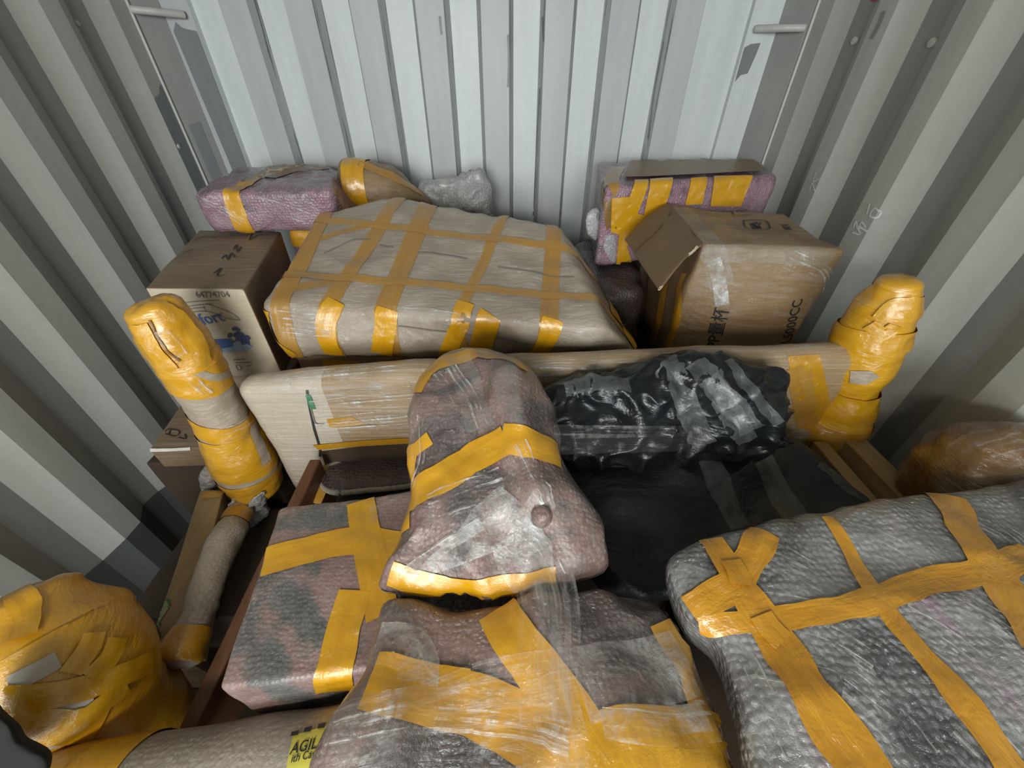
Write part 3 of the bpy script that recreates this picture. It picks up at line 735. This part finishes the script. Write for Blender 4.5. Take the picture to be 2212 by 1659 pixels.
# left post
jp = [P(552, 1048, y=.705), P(500, 940, y=.705), P(420, 800, y=.705), P(358, 705, y=.705), P(330, 668, y=.705)]
jt, J = post('thick post wound in glossy yellow tape, leaning left of the stretch-wrapped board', jp, [.066, .075, .072, .064, .058, .058, .056, .042], 3, (-.76, .70, .62), 'foam')
def ring(body, path, f, wd, mat, tilt=(0, 0, 0), name='tape_strip', off=None):
    k = f * (len(path) - 1); q = min(int(k), len(path) - 2); p = path[q].lerp(path[q + 1], k - q)
    n = ((path[q + 1] - path[q]).normalized() + V(tilt)).normalized()
    s = n.cross(V((0, 1, 0))).normalized(); r2 = s.cross(n).normalized()
    return band(body, p - s * .02, p + s * .02, wd, mat, name, nrm=r2, off=off)
for f_, wd, tl_, mm in ((.02, .12, (0, .1, .1), 'wraptape'), (.2, .14, (.1, .1, .1), 'wraptape'), (.33, .045, (.5, 0, .1), 'tape'), (.485, .035, (.3, 0, .1), 'wraptape'), (.56, .05, (.35, 0, .1), 'tape'), (.64, .05, (.15, .1, 0), 'wraptape')):
    ring(J, jp, f_, wd, M[mm], tl_)
ribbon(J, [(545, 915), (560, 960), (575, 1000)], .03, M['foam'], 'foam_gap', off=.004); ribbon(J, [(420, 800), (460, 815), (500, 800)], .016, M['foam'], 'foam_gap', off=.004)
p_ = jp[2].lerp(jp[3], .2); n_ = (jp[3] - jp[2]).normalized(); s_ = n_.cross(V((0, 1, 0))).normalized()
bmc = BODY[J][1].copy()
bmesh.ops.bisect_plane(bmc, geom=bmc.verts[:] + bmc.edges[:] + bmc.faces[:], plane_co=p_, plane_no=-n_, clear_outer=True); bmc.normal_update()
for v_ in bmc.verts: v_.co += v_.normal * (.004 + .005 * noise.noise(v_.co * 20) + .003 * (1 - 2 * abs(noise.noise(v_.co * 30))))
JC = link('tape_cap', bmc, M['wraptape'], jt)
ribbon(JC, [(345, 662), (400, 705), (440, 785)], .03, M['tape'], 'tape_fold', off=.005); ribbon(JC, [(300, 700), (330, 750), (370, 800)], .03, M['tape'], 'tape_fold', off=.004)
ribbon(JC, [(350, 712), (372, 738), (396, 765)], .022, M['paintglint'], 'painted_glints', off=.006); pen(JC, [[(322, 690), (345, 735), (388, 780)]], .004, M['brownfilm'], 'tape_crease')
ribbon(J, [(412, 812), (430, 830), (452, 850)], .02, M['paintglint'], 'painted_glints', off=.006); ribbon(J, [(480, 940), (540, 915), (575, 890)], .05, M['paintglint'], 'painted_glints', off=.006)
blob('loose_film', [(500, 1062), (540, 1080), (575, 1060), (570, 1120), (535, 1150), (500, 1130)], .66, (0, -1, .6), .03, 'silverbubble', jt, 6, (('n', 16, .02), ('r', 30, .014)))
blob('loose_film', [(450, 985), (462, 1000), (470, 1040), (478, 1080), (445, 1075), (440, 1040)], .72, (0, -1, .6), .015, 'silverbubble', jt, 7, (('n', 16, .012), ('r', 30, .01)))
# right post
kp = [P(1778, 950, y=.745), P(1810, 880, y=.745), P(1858, 780, y=.745), P(1888, 715, y=.745), P(1925, 650, y=.745), P(1944, 612, y=.745)]
kt, K = post('knobbed post wound in yellow tape, leaning out over the right end of the stretch-wrapped board', kp, [.078, .082, .070, .056, .066, .068, .058, .034], 5, (.82, .74, .62), 'wraptape')
decal(K, [(1842, 728), (1862, 742), (1892, 748), (1890, 760), (1862, 762), (1845, 745)], M['foam'], 'bare_foam_patch', off=.003)
decal(K, [(1838, 800), (1880, 800), (1900, 812), (1870, 830), (1836, 826)], M['foam'], 'bare_foam_patch', off=.003)
ring(K, kp, .10, .07, M['tapedark'], (.2, 0, 0)); ring(K, kp, .82, .04, M['tape'], (.3, .1, 0)); ring(K, kp, .25, .07, M['tape'], (.2, .1, .1), off=.005); ring(K, kp, .58, .045, M['tape'], (.1, .2, 0), off=.004)
ribbon(K, [(1900, 690), (1930, 660), (1965, 655)], .025, M['tape'], 'tape_fold', off=.006); ribbon(K, [(1880, 700), (1910, 720), (1935, 700)], .025, M['tape'], 'tape_fold', off=.006)
# --- rails
r = thing('bed_rail', 'pale pine rail running along the right wall from the knobbed post', 'rail', (.9, .45, .80))
x0 = P(1832, 935, z=.85)
link('rail_beam', softhex([(.845, -.1, .77), (.90, -.1, .77), (.885, .72, .77), (.83, .72, .77), (.845, -.1, .85), (.90, -.1, .85), (.885, .72, .85), (.83, .72, .85)], .004, .06), M['pine'], r)
link('green_stain', softhex([(.89, .42, .79), (.902, .42, .79), (.90, .50, .79), (.888, .50, .79), (.89, .42, .846), (.903, .42, .846), (.9015, .50, .846), (.888, .50, .846)], .002, .03), M['palegreen'], r)
r2 = thing('pine_batten', 'thin pine batten between the right-hand rail and the black plastic', 'batten', (.79, .45, .78))
link('batten_body', softhex([(.765, -.1, .76), (.80, -.1, .76), (.80, .68, .76), (.765, .68, .76), (.765, -.1, .835), (.80, -.1, .835), (.80, .68, .835), (.765, .68, .835)], .004, .06), M['pine'], r2)
stack('carton', 'dull brown carton on the floor below the right-hand rail', .64, .97, -.1, .66, 0, .755)
m = thing('bed_rail', 'pale pine rail with a green smear, lying along the left wall', 'rail', (-.9, .5, .5))
mb = [P(322, 1395, z=.6), P(398, 1395, z=.6), P(482, 1060, z=.62), P(432, 1060, z=.62)]
mb[0].y -= .0; MM = link('rail_beam', softhex(topbox(mb, .10), .004, .04, [('n', 5, .002)]), M['pine'], m)
decal(MM, [(318, 1325), (338, 1290), (352, 1285), (368, 1310), (345, 1345), (322, 1352)], M['palegreen'], 'green_stain')
pen(MM, [[(355, 1288), (366, 1310), (340, 1330), (330, 1348)]], .004, M['green'], 'green_stroke')
ribbon(MM, [(440, 1068), (482, 1066)], .03, M['tapedark'])
n_t = thing('wrapped_pole', 'film-wrapped pole with yellow tape at both ends, between the left pine rail and brown board', 'pole', (-.73, .45, .56))
np_ = [P(520, 1105, y=.63), P(480, 1190, z=.63), P(425, 1330, z=.61), P(385, 1425, z=.60)]
N = link('film_wrap', tube(np_, [.036, .040, .034, .036, .040], 28, .012, [('n', 12, .008), ('r', 25, .004)], 4), M['rollfoam'], n_t)
ring(N, np_, .09, .045, M['tapedark']); ring(N, np_, .9, .06, M['tapedark'])
stack('carton', 'brown carton on the floor under the left rail and film-wrapped pole', -.98, -.60, .40, .72, 0, .49)
o_ = thing('brown_board', 'red-brown wooden board standing on edge left of the pink-grey parcel', 'board', (-.51, .35, .0))
ob = [P(372, 1600, y=.14), P(668, 990, y=.655)]
def obx(p, dx, z): return V((p.x + dx, p.y, z))
q0, q1 = ob
link('board_body', softhex([obx(q0, 0, 0), obx(q0, .03, 0), obx(q1, .03, 0), obx(q1, 0, 0), obx(q0, 0, q0.z), obx(q0, .03, q0.z), obx(q1, .03, q1.z), obx(q1, 0, q1.z)], .006, .05, [('n', 6, .002)]), M['brownwood'], o_)
z_ = thing('flattened_carton', 'folded brown carton with white edge and box symbol, poking out behind the left post', 'carton', (-1.0, .85, .62))
zc = [P(322, 972, z=.735), P(470, 966, z=.735), P(470, 872, z=.735), P(392, 872, z=.735)]
Z = link('carton_body', softhex(topbox(zc, .075), .004, .02, [('n', 6, .002)]), M['card'], z_)
ribbon(Z, [(322, 973), (380, 971), (412, 969)], .007, M['whitecard'], 'white_edge', nw=2)
pen(Z, [[(358, 934), (365, 928), (388, 932), (382, 943), (358, 938)], [(386, 945), (402, 948), (400, 938)], [(368, 930), (366, 940)]], .004, M['ink'], 'box_symbol')
stack('carton', 'brown carton on the floor under the folded carton with white edge', -1.1, -.74, .76, .90, 0, .655)
# --- pink-grey bubble box
p = thing('wrapped_box', 'flat pink-grey bubble-wrapped box with crossing yellow tapes, right of the red-brown board', 'parcel', (-.3, .32, .72))
pc = [P(462, 1492, z=.90), P(815, 1448, z=.90), P(930, 1052, z=.90), P(602, 1095, z=.90)]
PB = link('bubble_wrap', softhex(topbox(pc, .16), .010, .010, [('n', 7, .006), ('r', 18, .002)], 3), M['pinkgrey'], p)
ribbon(PB, [(552, 1206), (650, 1192), (760, 1168), (860, 1178)], .055, M['tape'])
ribbon(PB, [(776, 1072), (790, 1150), (812, 1250), (828, 1330)], .052, M['tape'])
ribbon(PB, [(768, 1276), (742, 1360), (722, 1448), (724, 1490)], .052, M['tape'])
ribbon(PB, [(800, 1110), (850, 1090), (900, 1060)], .05, M['film'], 'film_sheet')
ts, tb = stack('carton', 'dull brown carton beneath the pink-grey parcel, an amber tape up its side', -.46, .24, .13, .46, 0, .715)
ribbon(tb, [V((-.40, .13, .7)), V((-.40, .13, .4))], .03, M['tapedark'])
# --- oval tray in the gap
bb = thing('oval_tray', 'oval dark tray with a pale rim, in the gap below the stretch-wrapped board', 'tray', P(790, 1030, z=.70))
bo = [P(u, v, z=.735) for u, v in [(690, 1025), (730, 1000), (800, 988), (900, 982), (930, 1010), (900, 1045), (800, 1058), (715, 1062)]]
BT = link('tray_body', pillow(bo, (0, -.3, 1), .015, .02, 6, 2, 70, 12, [('n', 14, .006)]), M['darkbubble'], bb)
link('tray_rim', tube(catmull(bo, 40, True) + [bo[0]], [.008, .008], 8, .01), M['rollfoam'], bb)
ribbon(None, [P(716, 1012, z=.74), P(690, 1050, z=.74), P(672, 1085, z=.73)], .045, M['tapedark'], parent=bb)
stack('carton', 'dull carton on the floor under the oval tray', -.46, .1, .47, .66, 0, .70)
# --- bell-shaped bubble package
qA, qB = P(1040, 765, y=.665), P(1060, 1280, y=.25)
qn = V((1, 0, 0)).cross(qB - qA).normalized(); qn = qn if qn.z > 0 else -qn
qo = [PP(u, v, qA, qn) for u, v in [(1030, 762), (965, 778), (915, 830), (886, 900), (882, 1000), (880, 1090), (858, 1190), (820, 1268), (880, 1280), (980, 1282), (1110, 1278), (1220, 1250), (1300, 1228), (1312, 1190), (1285, 1120), (1235, 1040), (1210, 985), (1196, 910), (1168, 830), (1110, 775)]]
q = thing('wrapped_chair_back', 'bell-shaped red-grey bubble-wrapped package leaning on the board, in the middle of the pile', 'parcel', (qB + qA) / 2 - V((0, 0, .1)))
rx0, rx1 = PP(1085, 800, qA, qn), PP(1160, 1110, qA, qn); rd = (rx1 - rx0).normalized()
def qh(x):
    w_ = x - rx0; al = w_.dot(rd); pe = (w_ - rd * al).length
    L_ = (rx1 - rx0).length
    f_ = max(0, min(1, (al + .02) / .08)) * max(0, min(1, (L_ + .03 - al) / .05))
    return .030 * math.exp(-(pe / .035) ** 2) * f_ - .012 * max(0, min(1, (al - L_) / .06))
Q = link('bubble_wrap', pillow(qo, qn, .05, .055, 5, 2, 150, 34, [('n', 8, .012), ('r', 13, .008), ('n', 30, .003)], 11, qh), M['dustybubble'], q)
ribbon(Q, [(892, 1080), (960, 1030), (1030, 985), (1095, 950)], .052, M['tape'])
ribbon(Q, [(1085, 948), (1140, 955), (1205, 985)], .05, M['tape'])
ribbon(Q, [(890, 960), (886, 1010), (884, 1080), (872, 1150)], .035, M['tape'])
ribbon(Q, [(892, 845), (922, 808), (965, 778), (1030, 764), (1090, 772), (1130, 800)], .035, M['tapedark'])
ribbon(Q, [(842, 1240), (900, 1262), (980, 1272), (1070, 1272), (1150, 1262), (1200, 1250)], .04, M['tape'])
ribbon(Q, [(905, 950), (915, 975)], .04, M['tape'])
ribbon(Q, [(1084, 772), (1098, 850), (1112, 930)], .042, M['cleartape'], 'clear_tape_strip')
ribbon(Q, [(990, 772), (1020, 850), (1040, 930)], .05, M['cleartape'], 'clear_tape_strip')
ribbon(Q, [(1110, 960), (1140, 1040), (1165, 1110)], .055, M['film'], 'film_sheet')
decal(Q, [(1020, 1100), (1080, 1050), (1120, 1080), (1150, 1110), (1180, 1160), (1120, 1170), (1020, 1210), (930, 1240), (890, 1250), (920, 1210), (980, 1160)], M['haze'], 'film_sheet')
decal(Q, [(1060, 1180), (1150, 1130), (1190, 1170), (1200, 1268), (1110, 1276), (1075, 1230)], M['haze'], 'film_sheet', off=.004)
ribbon(Q, [(880, 1240), (960, 1180), (1040, 1130)], .02, M['haze'], 'film_fold', off=.004)
for pts, wd in (([(875, 1235), (960, 1178), (1060, 1120)], .03), ([(960, 800), (1000, 860), (1030, 930)], .05), ([(1110, 965), (1140, 1030), (1165, 1090)], .05), ([(900, 900), (905, 1000), (890, 1060)], .03), ([(1100, 1150), (1150, 1190), (1190, 1250)], .05), ([(930, 1100), (1010, 1070), (1090, 1040)], .05)):
    ribbon(Q, pts, wd, M['paintglint'], 'painted_glints', off=.005)  # wrinkle highlights on the bell, painted white
kn = P(1168, 1112, t=(hit(Q, 1168, 1112)[0] - CAM).length / ray(1168, 1112).length)
link('wrap_knob', tube([kn + qn * -.02, kn + qn * .003, kn + qn * .010], [.015, .017, .012], 24, .006, [('n', 30, .004)]), M['dustybubble'], q)
# --- black plastic bundles
k1, k2 = P(1450, 790, y=.655), P(1450, 985, y=.56)
kn1 = V((1, 0, 0)).cross(k2 - k1).normalized(); kn1 = kn1 if kn1.z > 0 else -kn1
ro = [PP(u, v, k1, kn1) for u, v in [(1150, 880), (1175, 838), (1225, 812), (1330, 802), (1430, 790), (1482, 774), (1560, 778), (1606, 774), (1640, 800), (1676, 812), (1672, 868), (1706, 925), (1722, 962), (1640, 985), (1480, 995), (1300, 1000), (1190, 990), (1150, 940)]]
ra = thing('black_plastic_bag', 'crumpled black plastic bundle bound with clear tape, against the stretch-wrapped board', 'bag', (.4, .6, .8))
R1 = link('plastic_bag', pillow(ro, kn1, .035, .06, 4, 2, 170, 34, [('n', 7, .022), ('r', 11, .022), ('r', 26, .010), ('n', 50, .003)], 21), M['black'], ra)
l1, l2 = P(1500, 960, y=.62), P(1400, 1275, y=.33)
ln = V((1, 0, 0)).cross(l2 - l1).normalized(); ln = ln if ln.z > 0 else -ln
lo = [PP(u, v, l1, ln) for u, v in [(1190, 1000), (1300, 975), (1500, 962), (1720, 955), (1810, 1000), (1846, 1050), (1885, 1100), (1850, 1160), (1700, 1200), (1560, 1240), (1440, 1280), (1310, 1282), (1240, 1200), (1180, 1080)]]
rb = thing('black_plastic_sheet', 'smooth black plastic sack lying in front of the crumpled black bundle', 'bag', (.4, .45, .7))
R2 = link('plastic_sack', pillow(lo, ln, .03, .09, 5, 2, 150, 30, [('n', 5, .016), ('r', 7, .024), ('n', 20, .004)], 23), M['blacksoft'], rb)
for pts, wd, bd in (([(1440, 780), (1480, 870), (1520, 960)], .05, R1), ([(1520, 965), (1560, 1060), (1600, 1140)], .055, R2), ([(1500, 782), (1560, 870), (1610, 955)], .05, R1), ([(1612, 965), (1670, 1045), (1720, 1120)], .06, R2), ([(1572, 778), (1630, 850), (1682, 915)], .022, R1), ([(1770, 1000), (1830, 1050), (1880, 1085)], .03, R2), ([(1220, 840), (1290, 825), (1360, 830)], .04, R1), ([(1270, 985), (1330, 990), (1400, 985)], .05, R2), ([(1540, 810), (1580, 870), (1620, 930)], .05, R1)):
    ribbon(bd, pts, wd, M['cleartape'], 'clear_tape_strip', off=.003, snap=.06)
w0, w1 = hit(Q, 1196, 950)[0], hit(K, 1755, 945)[0]
mid_ = [w0.lerp(w1, k) + V((0, 0, 0)) for k in (0, .25, .5, .75, 1)]
ribbon(None, mid_, .05, M['film'], 'film_band', parent=q, nrm=V((0, -.75, .65)))
stack('carton', 'dull brown carton on the floor beneath the black plastic', .14, .62, .46, .69, 0, .70)
# --- foreground: big bubble-wrapped slab on the right
so = [P(u, v, z=1.0) for u, v in [(1446, 1222), (1470, 1190), (1550, 1162), (1640, 1143), (1800, 1110), (2000, 1068), (2212, 1046), (2420, 1056), (2520, 1250), (2560, 1700), (2300, 1860), (1900, 1890), (1680, 1780), (1612, 1590), (1570, 1450), (1540, 1385), (1490, 1345), (1458, 1290)]]
s = thing('wrapped_slab', 'large clear bubble-wrapped slab strapped with yellow tape, right foreground', 'parcel', sum(so, V()) / len(so) - V((0, 0, .12)))
SL = link('bubble_wrap', pillow(so, up, .03, .13, 9, 2, 170, 40, [('n', 6, .012), ('r', 10, .006), ('n', 24, .003)], 31, None), M['clearbubble'], s)
for pts, wd in (([(1535, 1168), (1590, 1255), (1680, 1390), (1760, 1510), (1850, 1640), (1890, 1700)], (.036, .055)), ([(1650, 1148), (1625, 1200), (1585, 1255)], .040), ([(1592, 1262), (1540, 1290), (1492, 1318)], .036),
                ([(1785, 1120), (1830, 1190), (1890, 1285), (1960, 1380), (2040, 1470), (2110, 1560), (2180, 1660), (2220, 1720)], (.018, .036)),
                ([(1512, 1352), (1600, 1345), (1720, 1332), (1860, 1305), (1990, 1262), (2120, 1235), (2230, 1200)], (.022, .038)), ([(2040, 1072), (2090, 1150), (2140, 1230), (2190, 1310), (2260, 1420)], .05)):
    ribbon(SL, pts, wd, M['crinkle'], off=.0035, rag=.3)
ribbon(SL, [(1575, 1215), (1590, 1240), (1600, 1268)], .03, M['crinkle'], 'tape_fold', off=.006); ribbon(SL, [(1640, 1330), (1660, 1360), (1690, 1390)], .03, M['crinkle'], 'tape_fold', off=.006)
for pts, wd in (([(1640, 1190), (1720, 1225), (1800, 1270)], .05), ([(1860, 1160), (1940, 1200), (2000, 1250)], .06), ([(2100, 1120), (2160, 1150), (2212, 1190)], .06), ([(1640, 1290), (1720, 1300), (1790, 1320)], .04), ([(1700, 1370), (1800, 1400), (1880, 1450)], .06), ([(1950, 1340), (2050, 1400), (2130, 1470)], .07), ([(2060, 1300), (2140, 1340), (2212, 1390)], .06), ([(1820, 1480), (1920, 1560), (1980, 1640)], .07), ([(1640, 1480), (1690, 1490), (1750, 1500)], .035), ([(1590, 1430), (1640, 1540), (1690, 1650)], .05), ([(2080, 1560), (2140, 1620), (2180, 1659)], .05)):
    ribbon(SL, pts, wd, M['paintglint'], 'painted_glints', off=.003)  # painted glints running across the slab's wrap
ribbon(SL, [(1600, 1500), (1640, 1490), (1700, 1498)], .03, M['haze'], 'film_wrinkle'); ribbon(SL, [(1700, 1500), (1735, 1580), (1740, 1659)], .03, M['haze'], 'film_wrinkle'); ribbon(SL, [(1460, 1240), (1500, 1255), (1545, 1270)], .04, M['haze'], 'film_wrinkle')
stack('carton', 'dull brown carton under the large bubble-wrapped slab', .34, .62, -.3, .30, 0, .86)
# --- foreground: centre parcel
to = [P(u, v, z=.97) for u, v in [(812, 1350), (830, 1312), (870, 1300), (960, 1312), (1060, 1318), (1160, 1296), (1290, 1278), (1400, 1300), (1462, 1350), (1530, 1490), (1570, 1610), (1600, 1740), (1560, 1830), (1200, 1860), (860, 1820), (700, 1720), (706, 1610), (760, 1520), (800, 1462), (804, 1400)]]
t = thing('wrapped_parcel', 'lumpy red-grey bubble-wrapped parcel bound with yellow tape, bottom middle foreground', 'parcel', sum(to, V()) / len(to) - V((0, 0, .2)))
def th(x):
    u_ = P(1100, 1400, z=1.0)
    return .012 * math.sin(x.x * 22) - .03 * max(0, (.10 - x.y)) * 1.2
TP = link('bubble_wrap', pillow(to, up, .035, .19, 6, 2, 160, 36, [('n', 7, .014), ('r', 11, .008), ('n', 26, .004)], 41, th), M['dustybubble'], t)
for pts, wd in (([(1075, 1320), (1120, 1390), (1180, 1470), (1240, 1560), (1300, 1660), (1330, 1720)], .055), ([(800, 1470), (880, 1490), (980, 1510), (1080, 1545), (1180, 1600), (1290, 1660)], .06), ([(1425, 1345), (1470, 1420), (1508, 1510), (1540, 1610), (1560, 1700)], .046), ([(1250, 1630), (1350, 1590), (1450, 1590), (1560, 1600)], .05), ([(1280, 1640), (1380, 1640), (1500, 1650), (1590, 1660)], .05), ([(1300, 1700), (1400, 1690), (1500, 1690), (1600, 1690)], .05), ([(830, 1450), (905, 1470), (1010, 1490)], .04)):
    ribbon(TP, pts, wd, M['tape'], off=.003)
ribbon(TP, [(720, 1600), (900, 1540), (1060, 1480), (1260, 1450), (1440, 1410)], .05, M['film'], 'film_sheet', off=.005)
ribbon(TP, [(700, 1640), (900, 1600), (1100, 1580), (1260, 1560)], .09, M['film'], 'film_sheet', off=.006)
ribbon(TP, [(715, 1625), (900, 1590), (1080, 1600), (1230, 1640)], .085, M['paintglint'], 'painted_glints', off=.007)  # painted highlight on the near side of the parcel
ribbon(TP, [(1300, 1545), (1420, 1560), (1530, 1555)], .04, M['paintglint'], 'painted_glints', off=.007)
ribbon(TP, [(1250, 1480), (1400, 1450), (1480, 1430)], .07, M['haze'], 'film_sheet', off=.005)
ribbon(TP, [(1300, 1570), (1420, 1560), (1520, 1550)], .025, M['haze'], 'film_wrinkle', off=.005)
ribbon(TP, [(815, 1390), (880, 1400), (905, 1440), (900, 1480)], .05, M['haze'], 'film_sheet', off=.004)
# film gathered down from the bell to the foreground parcel
f0 = hit(Q, 1160, 1200)[0] + qn * .012; f1 = hit(TP, 1185, 1320)[0] + V((0, 0, .012)); f2 = hit(TP, 1180, 1470)[0] + V((0, 0, .012)); f3 = hit(TP, 1200, 1690)[0] + V((0, 0, .012))
fs = q
ribbon(None, [f0, f1, f2, f3], (.085, .06), M['film'], 'film_band', parent=fs, nrm=V((0, -.3, 1)), nw=10)
ribbon(None, [f0 + V((.005, 0, .004)), f1 + V((.005, 0, .004)), f2 + V((.01, 0, .003)), f3 + V((.02, 0, .003))], .04, M['film'], 'film_band', parent=fs, nrm=V((0, -.3, 1)), nw=8)
u_t = thing('wrapped_bundle', 'dark red bubble wrap peeping from the gap under the bell-shaped package', 'parcel', (-.05, .3, .75))
link('bubble_wrap', softhex(boxc(-.16, .12, .255, .38, .76, .86), .03, .015, [('n', 9, .01)], 4), M['darkbubble'], u_t)
# --- foreground: pale roll with hazard label
vp = [P(20, 1748, t=.58), P(250, 1712, t=.57), P(520, 1675, t=.55), P(830, 1630, t=.54)]
v_t = thing('wrapped_roll', 'pale bubble-wrapped roll with a yellow hazard label, along the bottom left edge', 'roll', vp[1] - V((0, 0, .07)))
VR = link('bubble_wrap', tube(vp, [.06, .064, .064, .066], 44, .010, [('n', 9, .005)], 6), M['rollfoam'], v_t)
ring(VR, vp, .34, .10, M['tape']); ring(VR, vp, .20, .06, M['tapedark']); ring(VR, vp, .08, .07, M['tape'])
lb = decal(VR, [(634, 1592), (706, 1570), (700, 1612), (690, 1680), (616, 1690), (624, 1640)], M['yellowlabel'], 'hazard_label', label='yellow hazard label', off=.0025)
for a_, b_ in ((632, 1592), (659, 1586), (688, 1577)):
    pass
for x_, y_ in ((632, 1593), (660, 1585), (690, 1577)):
    decal(VR, [(x_, y_ - 8), (x_ + 17, y_ - 12), (x_ + 13, y_ - 1), (x_ - 2, y_ + 1)], M['ink'], 'hazard_stripe', parent=lb, cuts=0, off=.004)
text(VR, 'AGIL', (628, 1632), (686, 1618), M['ink'], parent=lb, off=.004); text(VR, 'ith Care', (632, 1648), (692, 1634), M['ink'], parent=lb, off=.004)
# --- foreground: big yellow-wrapped post at left
lp_ = [P(245, 1640, t=.82), P(205, 1565, t=.71), P(135, 1465, t=.67), P(85, 1385, t=.67), P(45, 1300, t=.67)]
lt, LP = post('fat post bundle wound in bright yellow tape, bottom left foreground', lp_, [.10, .138, .132, .108, .122, .122, .075], 9, lp_[0], 'wraptape')
for pts, wd in (([(0, 1510), (120, 1500), (230, 1470), (325, 1430)], .035), ([(20, 1560), (120, 1570), (220, 1560)], .05), ([(60, 1610), (160, 1560), (270, 1480)], .03)):
    ribbon(LP, pts, wd, M['tape'], off=.005)
for pts in ([(20, 1480), (70, 1455), (125, 1425)], [(60, 1605), (110, 1600), (150, 1585)], [(60, 1560), (140, 1530), (200, 1500)], [(110, 1580), (170, 1560), (230, 1510)]):
    ribbon(LP, pts, .026, M['palefoam'], 'foam_gap', off=.003)
for pts in ([(150, 1455), (190, 1400), (200, 1370)], [(190, 1465), (235, 1420), (250, 1380)], [(40, 1280), (60, 1330), (50, 1380)]):
    ribbon(LP, pts, .03, M['tape'], 'tape_fold', off=.006)
stack('carton', 'dull brown carton on the floor beneath the fat yellow post bundle', -.98, -.55, -.2, .30, 0, .33)
wt = thing('black_cloth', 'black cloth at the bottom left corner beside the yellow post bundle', 'cloth', P(20, 1640, t=.52))
link('cloth_fold', pillow([P(x_, y_, t=.50) for x_, y_ in [(-80, 1500), (-10, 1528), (34, 1556), (50, 1590), (80, 1612), (108, 1640), (90, 1690), (0, 1720), (-90, 1690)]], (.5, -.2, .8), .025, .05, 4, 2, 60, 12, [('n', 14, .008)]), M['darkcloth'], wt)
# --- bundle against the right wall, and small scraps
x_t = thing('wrapped_bundle', 'round amber film-wrapped bundle behind the large slab, by the right wall', 'parcel', (.85, .48, .86))
xp = [P(2010, 1060, y=.52), P(2110, 1040, y=.49), P(2215, 1050, y=.44)]
XB = link('film_wrap', tube(xp, [.075, .105, .12, .115], 40, .012, [('n', 9, .012), ('r', 16, .010)], 8), M['amberfilm'], x_t)
ribbon(XB, [(2060, 975), (2100, 945), (2150, 935)], .05, M['film'], 'film_sheet'); ribbon(XB, [(2150, 1000), (2190, 985), (2230, 980)], .10, M['film'], 'film_sheet')
sc = thing('knotted_plastic', 'small dark knotted plastic scrap at the end of the left pine rail', 'scrap', P(320, 1385, t=.84))
link('plastic_knot', tube([P(288, 1378, t=.84), P(302, 1360, t=.83), P(322, 1366, t=.82), P(330, 1395, t=.82), P(318, 1412, t=.84)], [.012, .016, .016, .012], 16, .006, [('n', 30, .005)]), M['darkbubble'], sc)
